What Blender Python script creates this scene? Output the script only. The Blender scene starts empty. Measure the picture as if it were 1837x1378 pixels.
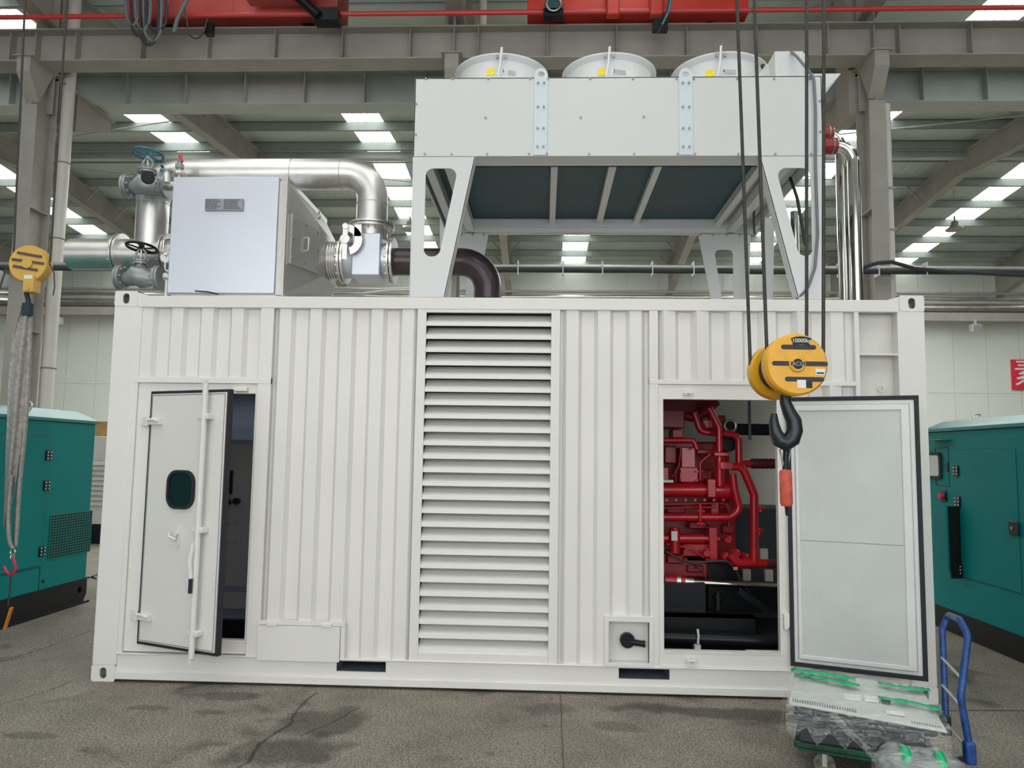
import bpy, math, random
from math import sin, cos, pi, radians as R
from mathutils import Vector as V, Matrix, geometry
random.seed(7)
SC = bpy.context.scene; COL = SC.collection
W, H, FPX = 1837, 1378, 1380.0
# ------------------------------------------------------------------ camera
CAM = V((3.28587, -5.66988, 1.68408)); YAW, PITCH, ROLL = -0.0419004, 0.0929471, 0.0146168
_f = V((sin(YAW)*cos(PITCH), cos(YAW)*cos(PITCH), sin(PITCH)))
_r = V((cos(YAW), -sin(YAW), 0)); _u = _r.cross(_f)
_r, _u = _r*cos(ROLL)+_u*sin(ROLL), -_r*sin(ROLL)+_u*cos(ROLL)
cd = bpy.data.cameras.new('camera'); cam = bpy.data.objects.new('camera', cd); COL.objects.link(cam)
cam.matrix_world = Matrix(((_r.x, _u.x, -_f.x, CAM.x), (_r.y, _u.y, -_f.y, CAM.y), (_r.z, _u.z, -_f.z, CAM.z), (0, 0, 0, 1)))
cd.sensor_fit = 'HORIZONTAL'; cd.sensor_width = 36; cd.lens = FPX/W*36; cd.clip_end = 300
SC.camera = cam
# ------------------------------------------------------------------ world, lights, exposure
SC.view_settings.view_transform = 'Standard'; SC.view_settings.look = 'None'
SC.view_settings.exposure = 0.40; SC.view_settings.gamma = 1.0
SC.view_settings.use_curve_mapping = False
wd = bpy.data.worlds.new('overcast_sky'); SC.world = wd; wd.use_nodes = True
bg = wd.node_tree.nodes['Background']; bg.inputs[0].default_value = (0.93, 0.97, 1.0, 1); bg.inputs[1].default_value = 0.9
SKYLIGHT = 1.7
def area(name, loc, rot, sx, sy, power, col=(1, 1, 1)):
    l = bpy.data.lights.new(name, 'AREA'); l.shape = 'RECTANGLE'; l.size = sx; l.size_y = sy; l.energy = power; l.color = col
    o = bpy.data.objects.new(name, l); COL.objects.link(o); o.location = loc; o.rotation_euler = rot; return o
# unseen area lights added as fill for daylight from hall front and roof windows
area('daylight_fill_doorway', (3, -11.5, 4.2), (R(66), 0, 0), 14, 6, 400, (0.98, 0.99, 1.0))
area('daylight_fill_crane_bay', (3, -3.5, 9.2), (0, 0, 0), 16, 6, 330, (0.98, 1.0, 0.98))
area('daylight_fill_rear_bay', (3, 13.6, 7.75), (R(7), 0, 0), 34, 11, 2350, (0.96, 1.0, 0.97))

def at(px, py, Y):
    d = _f+_r*((px-W/2)/FPX)+_u*((H/2-py)/FPX); return CAM+d*((Y-CAM.y)/d.y)
def atz(px, py, Z):
    d = _f+_r*((px-W/2)/FPX)+_u*((H/2-py)/FPX); return CAM+d*((Z-CAM.z)/d.z)
def atx(px, py, X):
    d = _f+_r*((px-W/2)/FPX)+_u*((H/2-py)/FPX); return CAM+d*((X-CAM.x)/d.x)
# ------------------------------------------------------------------ materials
def mat(name, col, rough=0.5, metal=0.0, var=0.06, vs=3.0, bump=0.0, bs=60.0, emit=None, es=1.0, coat=0.0, alpha=None, trans=None):
    m = bpy.data.materials.new(name); m.use_nodes = True; nt = m.node_tree; N = nt.nodes; L = nt.links
    b = N['Principled BSDF']; b.inputs['Roughness'].default_value = rough; b.inputs['Metallic'].default_value = metal
    tc = N.new('ShaderNodeTexCoord')
    nz = N.new('ShaderNodeTexNoise'); nz.inputs['Scale'].default_value = vs; nz.inputs['Detail'].default_value = 6
    L.new(tc.outputs['Object'], nz.inputs['Vector'])
    rp = N.new('ShaderNodeValToRGB'); rp.color_ramp.elements[0].position = 0.3; rp.color_ramp.elements[1].position = 0.7
    c = V(col); lo = c*(1-var); hi = c*(1+var*0.6)
    rp.color_ramp.elements[0].color = (*lo, 1); rp.color_ramp.elements[1].color = (min(hi.x, 1), min(hi.y, 1), min(hi.z, 1), 1)
    L.new(nz.outputs['Fac'], rp.inputs[0]); L.new(rp.outputs[0], b.inputs['Base Color'])
    if bump:
        n2 = N.new('ShaderNodeTexNoise'); n2.inputs['Scale'].default_value = bs; n2.inputs['Detail'].default_value = 4
        L.new(tc.outputs['Object'], n2.inputs['Vector'])
        bp = N.new('ShaderNodeBump'); bp.inputs['Strength'].default_value = bump; bp.inputs['Distance'].default_value = 0.01
        L.new(n2.outputs['Fac'], bp.inputs['Height']); L.new(bp.outputs[0], b.inputs['Normal'])
    if emit: b.inputs['Emission Color'].default_value = (*emit, 1); b.inputs['Emission Strength'].default_value = es
    if coat: b.inputs['Coat Weight'].default_value = coat
    if alpha is not None: b.inputs['Alpha'].default_value = alpha
    if trans is not None: b.inputs['Transmission Weight'].default_value = trans
    return m
def wave_bump(m, axis, scale, strength, dist=0.01):
    nt = m.node_tree; N = nt.nodes; L = nt.links; b = N['Principled BSDF']
    tc = N.new('ShaderNodeTexCoord'); w = N.new('ShaderNodeTexWave'); w.wave_type = 'BANDS'; w.bands_direction = axis
    w.inputs['Scale'].default_value = scale; L.new(tc.outputs['Object'], w.inputs['Vector'])
    bp = N.new('ShaderNodeBump'); bp.inputs['Strength'].default_value = strength; bp.inputs['Distance'].default_value = dist
    L.new(w.outputs['Fac'], bp.inputs['Height']); L.new(bp.outputs[0], b.inputs['Normal']); return m
WHITE = mat('container_white_paint', (0.735, 0.715, 0.68), 0.42, 0, 0.035, 1.6, 0.05, 9)
WHITE2 = mat('recess_white_paint', (0.66, 0.65, 0.60), 0.5, 0, 0.10, 5)
COOLW = mat('powder_coated_white', (0.64, 0.65, 0.645), 0.28, 0, 0.01, 1.0)
PLATEW = mat('galvanised_pale_plate', (0.62, 0.68, 0.72), 0.35, 0.15, 0.02, 4)
DOORW = mat('door_white', (0.73, 0.71, 0.675), 0.4, 0, 0.02, 1.5)
TRIMW = mat('door_trim_white', (0.70, 0.71, 0.70), 0.35)
BLACK = mat('black_rubber', (0.022, 0.025, 0.03), 0.6)
BLK2 = mat('black_gloss_paint', (0.006, 0.008, 0.010), 0.35)
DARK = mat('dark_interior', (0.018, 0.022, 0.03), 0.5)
POCKET = mat('pocket_bluish_steel', (0.16, 0.19, 0.24), 0.5)
GLASSD = mat('dark_glass', (0.01, 0.02, 0.02), 0.05)
CABD = mat('control_cabinet_dark', (0.14, 0.16, 0.22), 0.4)
CABD2 = mat('control_cabinet_door', (0.20, 0.20, 0.20), 0.45)
INW = mat('interior_beige_wall', (0.80, 0.74, 0.65), 0.6, 0, 0.04, 2)
RED = mat('engine_red_paint', (0.52, 0.008, 0.018), 0.26, 0, 0.12, 6, coat=0.3)
RED2 = mat('engine_red_dark', (0.34, 0.008, 0.014), 0.35, 0, 0.2, 8)
HOSE = mat('dark_red_rubber_hose', (0.10, 0.008, 0.012), 0.5)
STEEL = mat('brushed_steel', (0.70, 0.685, 0.655), 0.36, 0.92, 0.10, 5, 0.10, 30)
STEELB = mat('stainless_box_sheet', (0.58, 0.61, 0.67), 0.42, 0.75, 0.03, 2)
STEELC = mat('stainless_cone_sheet', (0.50, 0.49, 0.465), 0.42, 0.8, 0.06, 4, 0.08, 20)
CHROME = mat('polished_stainless', (0.64, 0.63, 0.585), 0.10, 1.0, 0.02, 3)
CAST = mat('cast_grey_valve_paint', (0.30, 0.32, 0.32), 0.38, 0.35, 0.08, 12, 0.1, 80)
BOLTM = mat('dull_steel_bolt', (0.34, 0.34, 0.33), 0.4, 0.8)
BROWN = mat('primer_brown_pipe', (0.048, 0.030, 0.034), 0.33, 0.1, 0.25, 10, coat=0.2)
TEALW = mat('handwheel_teal', (0.03, 0.16, 0.22), 0.4)
TEAL = mat('genset_teal_paint', (0.001, 0.235, 0.24), 0.42, 0, 0.10, 1.5)
TEAL.node_tree.nodes['Principled BSDF'].inputs['Specular IOR Level'].default_value = 0.12
for _m in (BLACK, BLK2): _m.node_tree.nodes['Principled BSDF'].inputs['Specular IOR Level'].default_value = 0.3
TEALT = mat('genset_teal_roof', (0.006, 0.20, 0.19), 0.33)
COIL = mat('coil_blue_green', (0.003, 0.050, 0.070), 0.5, 0.0, 0.25, 3)
def fins(m):
    nt = m.node_tree; N = nt.nodes; L = nt.links; tc = N.new('ShaderNodeTexCoord'); w = N.new('ShaderNodeTexWave'); w.bands_direction = 'Y'; w.inputs['Scale'].default_value = 9; w.inputs['Distortion'].default_value = 0.4
    L.new(tc.outputs['Object'], w.inputs['Vector']); mr = N.new('ShaderNodeMapRange'); mr.inputs[3].default_value = 0.55; mr.inputs[4].default_value = 1.5; L.new(w.outputs['Fac'], mr.inputs[0])
    mx = N.new('ShaderNodeMixRGB'); mx.blend_type = 'MULTIPLY'; mx.inputs[0].default_value = 1; rp = [n for n in N if n.type == 'VALTORGB'][0]
    L.new(rp.outputs[0], mx.inputs[1]); L.new(mr.outputs[0], mx.inputs[2]); L.new(mx.outputs[0], N['Principled BSDF'].inputs['Base Color'])
fins(COIL)
YEL = mat('crane_yellow', (0.80, 0.40, 0.02), 0.36, 0, 0.10, 12)
YEL2 = mat('crane_dull_yellow', (0.66, 0.40, 0.08), 0.5, 0, 0.1, 12)
STRIPE = mat('spray_black_stripe', (0.03, 0.032, 0.04), 0.6)
ORANGE = mat('crane_red_orange', (0.66, 0.055, 0.035), 0.42, 0, 0.15, 2)
RAILR = mat('conductor_rail_red', (0.62, 0.05, 0.05), 0.4)
SLEEVE = mat('orange_red_sleeve', (0.62, 0.10, 0.06), 0.6, 0, 0.3, 25)
ROPE = mat('steel_wire_rope', (0.055, 0.052, 0.047), 0.5, 0.5, 0.3, 40)
CABLE = mat('black_cable', (0.03, 0.035, 0.04), 0.5)
GCABLE = mat('grey_cable', (0.16, 0.17, 0.19), 0.5)
BEAM = mat('greige_steel_beam', (0.36, 0.338, 0.30), 0.6, 0, 0.12, 2.0)
BEAM2 = mat('grey_girder', (0.46, 0.50, 0.48), 0.6, 0, 0.10, 2)
PURL = mat('galvanised_purlin', (0.38, 0.43, 0.41), 0.5, 0.0, 0.08, 3)
ROOF = mat('roof_sheet_grey_green', (0.50, 0.58, 0.54), 0.6, 0, 0.06, 1.2)
wave_bump(ROOF, 'X', 1.3, 0.35, 0.02)
SKYM = mat('translucent_roof_panel', (0.9, 0.92, 0.9), 0.5, emit=(0.97, 1.0, 0.98), es=SKYLIGHT)
SKYR = mat('translucent_panel_rib', (0.8, 0.82, 0.8), 0.5, emit=(0.95, 1.0, 0.95), es=0.62)
WALLM = mat('wall_panel_pale', (0.69, 0.715, 0.655), 0.5, 0, 0.03, 0.6)
PIPEW = mat('cream_downpipe', (0.66, 0.63, 0.58), 0.4, 0, 0.05, 2)
ALU = mat('aluminium_lagging', (0.62, 0.60, 0.56), 0.3, 0.9, 0.15, 3, 0.5, 8)
SLING = mat('grey_webbing_sling', (0.40, 0.37, 0.35), 0.9, 0, 0.30, 30, 0.4, 120)
HOOKR = mat('red_hook', (0.62, 0.03, 0.07), 0.4)
HOOKB = mat('black_hook_steel', (0.012, 0.017, 0.022), 0.35)
CPLR = mat('coupling_dark_red', (0.30, 0.02, 0.02), 0.35, 0, 0.2, 20)
SIGNR = mat('sign_red', (0.70, 0.03, 0.06), 0.5)
PAPER = mat('white_label', (0.75, 0.76, 0.76), 0.5, 0, 0.02)
LBLY = mat('yellow_label', (0.85, 0.68, 0.02), 0.5, 0, 0.1, 60)
LBLG = mat('grey_label', (0.42, 0.43, 0.46), 0.5, 0, 0.1, 80)
INK = mat('dark_ink', (0.02, 0.02, 0.025), 0.5)
BLUE = mat('trolley_blue', (0.008, 0.055, 0.23), 0.45, 0, 0.5, 25)
GREEN = mat('trolley_green', (0.008, 0.075, 0.042), 0.5, 0, 0.5, 8)
TAPE = mat('green_tape', (0.0, 0.42, 0.17), 0.35)
PKG = mat('packed_light_grey', (0.55, 0.57, 0.54), 0.5, 0, 0.10, 8)
PKGD = mat('packed_dark_grey', (0.035, 0.043, 0.052), 0.45, 0, 0.2, 5)
WOOD = mat('raw_wood', (0.50, 0.30, 0.12), 0.7, 0, 0.2, 8)
BLUEG = mat('blue_light_plastic', (0.03, 0.25, 0.32), 0.4)
SAFEO = mat('safety_orange', (0.80, 0.28, 0.02), 0.5)
LAMPM = mat('lamp_dull_enamel', (0.34, 0.32, 0.26), 0.5)
CLEARG = mat('clear_window', (0.55, 0.58, 0.55), 0.08, 0.3)
def perforated():
    m = mat('perforated_white_panel', (0.56, 0.585, 0.565), 0.45); nt = m.node_tree; N = nt.nodes; L = nt.links
    tc = N.new('ShaderNodeTexCoord'); v = N.new('ShaderNodeTexVoronoi'); v.inputs['Scale'].default_value = 150; v.inputs['Randomness'].default_value = 0
    L.new(tc.outputs['Object'], v.inputs['Vector'])
    r = N.new('ShaderNodeMapRange'); r.inputs[1].default_value = 0.22; r.inputs[2].default_value = 0.32; r.inputs[3].default_value = 0.90; r.inputs[4].default_value = 1.0
    L.new(v.outputs['Distance'], r.inputs[0])
    mx = N.new('ShaderNodeMixRGB'); mx.blend_type = 'MULTIPLY'; mx.inputs[0].default_value = 1; 
    rp = [n for n in N if n.type == 'VALTORGB'][0]
    L.new(rp.outputs[0], mx.inputs[1]); L.new(r.outputs[0], mx.inputs[2]); L.new(mx.outputs[0], N['Principled BSDF'].inputs['Base Color']); return m
PERF = perforated()
def film():
    m = bpy.data.materials.new('stretch_film'); m.use_nodes = True; nt = m.node_tree; N = nt.nodes; L = nt.links
    b = N['Principled BSDF']; out = N['Material Output']; b.inputs['Base Color'].default_value = (0.80, 0.84, 0.82, 1); b.inputs['Roughness'].default_value = 0.18
    tc = N.new('ShaderNodeTexCoord'); mp = N.new('ShaderNodeMapping'); mp.inputs['Scale'].default_value = (3, 16, 26); mp.inputs['Rotation'].default_value = (0, 0.4, -0.5)
    nz = N.new('ShaderNodeTexNoise'); nz.inputs['Scale'].default_value = 2.2; nz.inputs['Detail'].default_value = 8; nz.inputs['Distortion'].default_value = 1.5
    L.new(tc.outputs['Object'], mp.inputs[0]); L.new(mp.outputs[0], nz.inputs['Vector'])
    mr = N.new('ShaderNodeMapRange'); mr.inputs[1].default_value = 0.45; mr.inputs[2].default_value = 0.75; mr.inputs[3].default_value = 0.07; mr.inputs[4].default_value = 0.42
    L.new(nz.outputs['Fac'], mr.inputs[0])
    tr = N.new('ShaderNodeBsdfTransparent'); mx = N.new('ShaderNodeMixShader'); L.new(mr.outputs[0], mx.inputs[0]); L.new(tr.outputs[0], mx.inputs[1]); L.new(b.outputs[0], mx.inputs[2]); L.new(mx.outputs[0], out.inputs[0])
    bp = N.new('ShaderNodeBump'); bp.inputs['Strength'].default_value = 0.6; bp.inputs['Distance'].default_value = 0.015; L.new(nz.outputs['Fac'], bp.inputs['Height']); L.new(bp.outputs[0], b.inputs['Normal']); return m
FILM = film()
def floor_mat():
    m = bpy.data.materials.new('worn_concrete_floor'); m.use_nodes = True; nt = m.node_tree; N = nt.nodes; L = nt.links; b = N['Principled BSDF']
    tc = N.new('ShaderNodeNewGeometry'); P = tc.outputs['Position']
    def noise(s, d=5, dist=0.0):
        n = N.new('ShaderNodeTexNoise'); n.inputs['Scale'].default_value = s; n.inputs['Detail'].default_value = d; n.inputs['Distortion'].default_value = dist; L.new(P, n.inputs['Vector']); return n.outputs['Fac']
    def mr(x, a, b_, c, d):
        r = N.new('ShaderNodeMapRange'); L.new(x, r.inputs[0])
        for i, v in enumerate((a, b_, c, d)): r.inputs[i+1].default_value = v
        return r.outputs[0]
    def mul(x, y):
        q = N.new('ShaderNodeMath'); q.operation = 'MULTIPLY'
        for i, v in enumerate((x, y)):
            if isinstance(v, (int, float)): q.inputs[i].default_value = v
            else: L.new(v, q.inputs[i])
        return q.outputs[0]
    def mth(op, x, y):
        q = N.new('ShaderNodeMath'); q.operation = op
        for i, v in enumerate((x, y)):
            if isinstance(v, (int, float)): q.inputs[i].default_value = v
            else: L.new(v, q.inputs[i])
        return q.outputs[0]
    grain = mul(mr(noise(75, 4), 0.38, 0.62, 0.48, 1.42), mr(noise(28, 3), 0.3, 0.7, 0.85, 1.12))
    mid = mr(noise(2.4, 7, 0.4), 0.32, 0.68, 0.78, 1.10)
    spots = mr(noise(1.9, 6, 0.8), 0.60, 0.72, 1.0, 0.50)
    sp2 = mr(noise(6.5, 4, 0.3), 0.64, 0.74, 1.0, 0.62)
    f = mul(mul(grain, mid), mul(spots, sp2))
    wob = noise(3.0, 6); sx = N.new('ShaderNodeSeparateXYZ'); L.new(P, sx.inputs[0])
    X = sx.outputs[0]; Y = sx.outputs[1]
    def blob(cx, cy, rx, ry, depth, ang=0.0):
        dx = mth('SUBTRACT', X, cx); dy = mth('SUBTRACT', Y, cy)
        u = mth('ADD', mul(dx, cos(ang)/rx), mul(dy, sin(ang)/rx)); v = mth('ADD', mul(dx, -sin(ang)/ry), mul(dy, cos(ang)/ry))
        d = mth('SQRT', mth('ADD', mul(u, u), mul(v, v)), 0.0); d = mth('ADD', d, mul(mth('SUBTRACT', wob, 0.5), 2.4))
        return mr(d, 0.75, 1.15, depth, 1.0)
    def crack(x0, y0, x1, y1, w=0.012, amp=0.35):
        dx, dy = x1-x0, y1-y0; l = math.hypot(dx, dy); nx, ny = -dy/l, dx/l; tx, ty = dx/l, dy/l
        s = mth('ADD', mul(mth('SUBTRACT', X, x0), nx), mul(mth('SUBTRACT', Y, y0), ny)); s = mth('ADD', s, mul(mth('SUBTRACT', noise(1.7, 8), 0.5), amp))
        t = mth('ADD', mul(mth('SUBTRACT', X, x0), tx), mul(mth('SUBTRACT', Y, y0), ty))
        inside = mul(mth('GREATER_THAN', t, 0.0), mth('LESS_THAN', t, l))
        c = mr(mth('ABSOLUTE', s, 0.0), w*0.3, w, 0.30, 1.0)
        return mth('SUBTRACT', 1.0, mul(inside, mth('SUBTRACT', 1.0, c)))
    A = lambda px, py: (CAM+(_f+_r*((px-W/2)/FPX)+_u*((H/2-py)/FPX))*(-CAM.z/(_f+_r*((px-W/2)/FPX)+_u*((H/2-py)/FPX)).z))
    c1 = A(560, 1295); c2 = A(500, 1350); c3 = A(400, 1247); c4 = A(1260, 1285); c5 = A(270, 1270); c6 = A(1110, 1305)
    for bl in (blob(c1.x+.02, c1.y, 0.36, 0.22, 0.46, 0.6), blob(c2.x+.05, c2.y, 0.30, 0.24, 0.46, 0.5), blob(c3.x, c3.y, 0.30, 0.10, 0.55), blob(c4.x+0.35, c4.y+0.05, 0.85, 0.13, 0.42, -0.1),  # last one here: shadow and wet below the container, painted into the floor colour
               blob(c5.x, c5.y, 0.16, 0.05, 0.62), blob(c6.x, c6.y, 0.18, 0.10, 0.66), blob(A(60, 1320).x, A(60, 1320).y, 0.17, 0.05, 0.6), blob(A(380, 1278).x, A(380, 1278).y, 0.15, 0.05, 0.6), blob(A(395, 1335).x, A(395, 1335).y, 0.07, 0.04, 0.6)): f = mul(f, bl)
    a, b2 = A(575, 1243), A(430, 1378); f = mul(f, crack(a.x, a.y, b2.x, b2.y, 0.014, 0.25))
    a, b2 = A(170, 1130), A(0, 1190); f = mul(f, crack(a.x, a.y, b2.x, b2.y, 0.012, 0.3))
    a, b2 = A(640, 1270), A(540, 1320); f = mul(f, crack(a.x, a.y, b2.x, b2.y, 0.010, 0.2))
    a, b2 = A(1010, 1378), A(1005, 1245); f = mul(f, crack(a.x, a.y, b2.x, b2.y, 0.006, 0.03))
    a, b2 = A(-200, 1330), A(130, 1222); f = mul(f, crack(a.x, a.y, b2.x, b2.y, 0.009, 0.3))
    a, b2 = A(1690, 1275), A(1900, 1275); f = mul(f, crack(a.x, a.y, b2.x, b2.y, 0.02, 0.05))
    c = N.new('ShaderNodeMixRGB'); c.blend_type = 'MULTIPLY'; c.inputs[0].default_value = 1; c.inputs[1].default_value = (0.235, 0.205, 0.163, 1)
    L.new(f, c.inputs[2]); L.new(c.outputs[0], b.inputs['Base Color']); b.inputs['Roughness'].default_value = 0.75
    bp = N.new('ShaderNodeBump'); bp.inputs['Strength'].default_value = 0.5; bp.inputs['Distance'].default_value = 0.01; L.new(noise(70, 4), bp.inputs['Height']); L.new(bp.outputs[0], b.inputs['Normal'])
    return m
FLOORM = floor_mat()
# ------------------------------------------------------------------ geometry helpers
ORG = {}
def ax2(n):
    n = V(n).normalized(); a = V((0, 0, 1)) if abs(n.z) < 0.9 else V((1, 0, 0)); u = a.cross(n).normalized(); return u, n.cross(u)
def fillet(pts, rad, seg=7):
    pts = [V(p) for p in pts]
    if len(pts) < 3 or rad <= 0: return pts
    out = [pts[0]]
    for i in range(1, len(pts)-1):
        a, b, c = pts[i-1], pts[i], pts[i+1]; d1 = (a-b); d2 = (c-b); l1, l2 = d1.length, d2.length; d1.normalize(); d2.normalize()
        ang = d1.angle(d2)
        if ang > 3.0: out.append(b); continue
        t = min(rad/math.tan(ang/2), l1*0.48, l2*0.48); r = t*math.tan(ang/2)
        p1 = b+d1*t; p2 = b+d2*t; cen = b+(d1+d2).normalized()*(r/sin(ang/2))
        v1 = p1-cen; v2 = p2-cen; th = v1.angle(v2)
        for k in range(seg+1):
            s = k/seg; out.append(cen+(v1*sin((1-s)*th)+v2*sin(s*th))/sin(th))
    out.append(pts[-1]); return out
class G:
    def __init__(s): s.v = []; s.f = []
    def add(s, vs, fs):
        b = len(s.v); s.v += [V(p) for p in vs]; s.f += [tuple(b+i for i in f) for f in fs]; return s
    def box(s, x0, y0, z0, x1, y1, z1):
        x0, x1 = sorted((x0, x1)); y0, y1 = sorted((y0, y1)); z0, z1 = sorted((z0, z1))
        return s.add([(x0, y0, z0), (x1, y0, z0), (x1, y1, z0), (x0, y1, z0), (x0, y0, z1), (x1, y0, z1), (x1, y1, z1), (x0, y1, z1)],
                     [(0, 3, 2, 1), (4, 5, 6, 7), (0, 1, 5, 4), (1, 2, 6, 5), (2, 3, 7, 6), (3, 0, 4, 7)])
    def hexa(s, p8): return s.add(p8, [(0, 3, 2, 1), (4, 5, 6, 7), (0, 1, 5, 4), (1, 2, 6, 5), (2, 3, 7, 6), (3, 0, 4, 7)])
    def bar(s, a, b, w, h, up=(0, 0, 1)):
        a, b = V(a), V(b); d = (b-a).normalized(); u = V(up); sd = d.cross(u)
        if sd.length < 1e-4: sd = d.cross(V((0, 1, 0)))
        sd.normalize(); u = sd.cross(d); P = []
        for q in (a, b): P += [q-sd*w/2-u*h/2, q+sd*w/2-u*h/2, q+sd*w/2+u*h/2, q-sd*w/2+u*h/2]
        return s.hexa(P)
    def tube(s, pts, r, n=12, caps=True, closed=False):
        pts = [V(p) for p in pts]; m = len(pts); rr = r if isinstance(r, (list, tuple)) else [r]*m
        T = []
        for i in range(m):
            if closed: t = pts[(i+1) % m]-pts[i-1]
            else: t = pts[min(i+1, m-1)]-pts[max(i-1, 0)]
            T.append(t.normalized() if t.length > 1e-9 else V((0, 0, 1)))
        u, w = ax2(T[0]); vs = []; fs = []
        for i in range(m):
            u = (u-T[i]*u.dot(T[i])).normalized(); w = T[i].cross(u)
            for k in range(n):
                a = 2*pi*k/n; vs.append(pts[i]+(u*cos(a)+w*sin(a))*rr[i])
        for i in range(m if closed else m-1):
            j = (i+1) % m
            for k in range(n): fs.append((i*n+k, i*n+(k+1) % n, j*n+(k+1) % n, j*n+k))
        if caps and not closed: fs.append(tuple(reversed(range(n)))); fs.append(tuple(range((m-1)*n, m*n)))
        return s.add(vs, fs)
    def pipe(s, pts, r, bend=None, n=14, seg=7): return s.tube(fillet(pts, bend if bend else r*2.2, seg), r, n)
    def cyl(s, a, b, r, r2=None, n=20): return s.tube([a, b], [r, r if r2 is None else r2], n)
    def lathe(s, prof, o, axis, n=28, close=False):
        o = V(o); w = V(axis).normalized(); u, v = ax2(w); vs = []; fs = []; m = len(prof)
        for (r, h) in prof:
            for k in range(n):
                a = 2*pi*k/n; vs.append(o+w*h+(u*cos(a)+v*sin(a))*max(r, 1e-4))
        for i in range(m if close else m-1):
            j = (i+1) % m
            for k in range(n): fs.append((i*n+k, i*n+(k+1) % n, j*n+(k+1) % n, j*n+k))
        return s.add(vs, fs)
    def torus(s, c, axis, Rm, r, n=32, k=8):
        u, v = ax2(axis); c = V(c); return s.tube([c+(u*cos(2*pi*i/n)+v*sin(2*pi*i/n))*Rm for i in range(n)], r, k, closed=True)
    def prism(s, loops, o, u, v, n, t):
        o, u, v, n = V(o), V(u), V(v), V(n); tri = geometry.tessellate_polygon([[V((a, b, 0)) for a, b in l] for l in loops])
        P = [p for l in loops for p in l]; k = len(P)
        vs = [o+u*a+v*b for a, b in P]+[o+u*a+v*b+n*t for a, b in P]
        fs = [tuple(x) for x in tri]+[tuple(k+i for i in reversed(x)) for x in tri]; b0 = 0
        for l in loops:
            m = len(l)
            for i in range(m): j = (i+1) % m; fs.append((b0+i, b0+j, k+b0+j, k+b0+i))
            b0 += m
        return s.add(vs, fs)
    def fl(s, c, axis, Rf, t, nb=0, rb=0.01, pcd=None, hb=0.015):
        c = V(c); a = V(axis).normalized(); s.cyl(c-a*t/2, c+a*t/2, Rf, n=28); u, v = ax2(a); pcd = pcd or Rf*0.84
        for i in range(nb):
            q = c+(u*cos(2*pi*i/nb)+v*sin(2*pi*i/nb))*pcd; s.cyl(q-a*(t/2+hb), q+a*(t/2+hb), rb, n=6)
        return s
    def xf(s, M):
        s.v = [M @ p for p in s.v]; return s
    def build(s, name, m, parent=None, bev=0.0, smooth=35):
        me = bpy.data.meshes.new(name); o = bpy.data.objects.new(name, me)
        if parent is not None: org = ORG[parent.name]
        else:
            xs = [p.x for p in s.v]; ys = [p.y for p in s.v]; zs = [p.z for p in s.v]; org = V(((min(xs)+max(xs))/2, (min(ys)+max(ys))/2, min(zs)))
        me.from_pydata([tuple(p-org) for p in s.v], [], s.f); me.update()
        import bmesh as bm_
        b = bm_.new(); b.from_mesh(me); bm_.ops.recalc_face_normals(b, faces=b.faces); b.to_mesh(me); b.free()
        if smooth: me.shade_smooth(); me.set_sharp_from_angle(angle=R(smooth))
        me.materials.append(m); COL.objects.link(o); ORG[o.name] = org
        if parent is not None: o.parent = parent
        else: o.location = org
        if bev:
            bv = o.modifiers.new('bevel', 'BEVEL'); bv.width = bev; bv.segments = 2; bv.limit_method = 'ANGLE'; bv.angle_limit = R(40); bv.harden_normals = False
        return o
def thing(name, label, cat, loc, group=None):
    o = bpy.data.objects.new(name, None); COL.objects.link(o); o.location = loc; ORG[o.name] = V(loc); o.empty_display_size = 0.1
    tag(o, label, cat, group); return o
def tag(o, label, cat, group=None):
    o['label'] = label; o['category'] = cat
    if group: o['group'] = group
    return o
def struct(o, label=None):
    o['kind'] = 'structure'
    if label: o['label'] = label
    return o
def copytree(o, dl, parent=None):
    c = o.copy(); COL.objects.link(c); ORG[c.name] = ORG[o.name]+V(dl)
    if parent is None: c.location = o.location+V(dl)
    else: c.parent = parent
    for ch in [x for x in bpy.data.objects if x.parent == o]: copytree(ch, (0, 0, 0), c)
    return c
def repeat(o, dl, parent):
    c = o.copy(); COL.objects.link(c); c.location = o.location+V(dl); c.parent = parent; ORG[c.name] = ORG[o.name]; return c
def rrect(x0, y0, x1, y1, r, n=6):
    P = []
    for cx, cy, a0 in ((x1-r, y1-r, 0), (x0+r, y1-r, 90), (x0+r, y0+r, 180), (x1-r, y0+r, 270)):
        for k in range(n+1): a = R(a0+90*k/n); P.append((cx+r*cos(a), cy+r*sin(a)))
    return P
def rect(x0, y0, x1, y1): return [(x0, y0), (x1, y0), (x1, y1), (x0, y1)]
def roundpoly(P, r, n=5):
    m = len(P); out = []
    for i in range(m):
        q = fillet([V((*P[i-1], 0)), V((*P[i], 0)), V((*P[(i+1) % m], 0))], r, n)[1:-1]; out += [(p.x, p.y) for p in q]
    return out
def text(name, s, size, loc, m, parent, rot=(R(90), 0, 0), ext=0.0015, align='CENTER'):
    c = bpy.data.curves.new(name, 'FONT'); c.body = s; c.size = size; c.extrude = ext; c.align_x = align; c.align_y = 'CENTER'
    o = bpy.data.objects.new(name, c); COL.objects.link(o); c.materials.append(m)
    bpy.context.view_layer.update(); dg = bpy.context.evaluated_depsgraph_get(); me = bpy.data.meshes.new_from_object(o.evaluated_get(dg)); bpy.data.objects.remove(o); bpy.data.curves.remove(c)
    o = bpy.data.objects.new(name, me); COL.objects.link(o)
    if not me.materials: me.materials.append(m)
    org = ORG[parent.name] if parent is not None else V((0, 0, 0)); o.location = V(loc)-org; o.rotation_euler = rot
    if parent is not None: o.parent = parent
    ORG[o.name] = V(loc); return o
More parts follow.
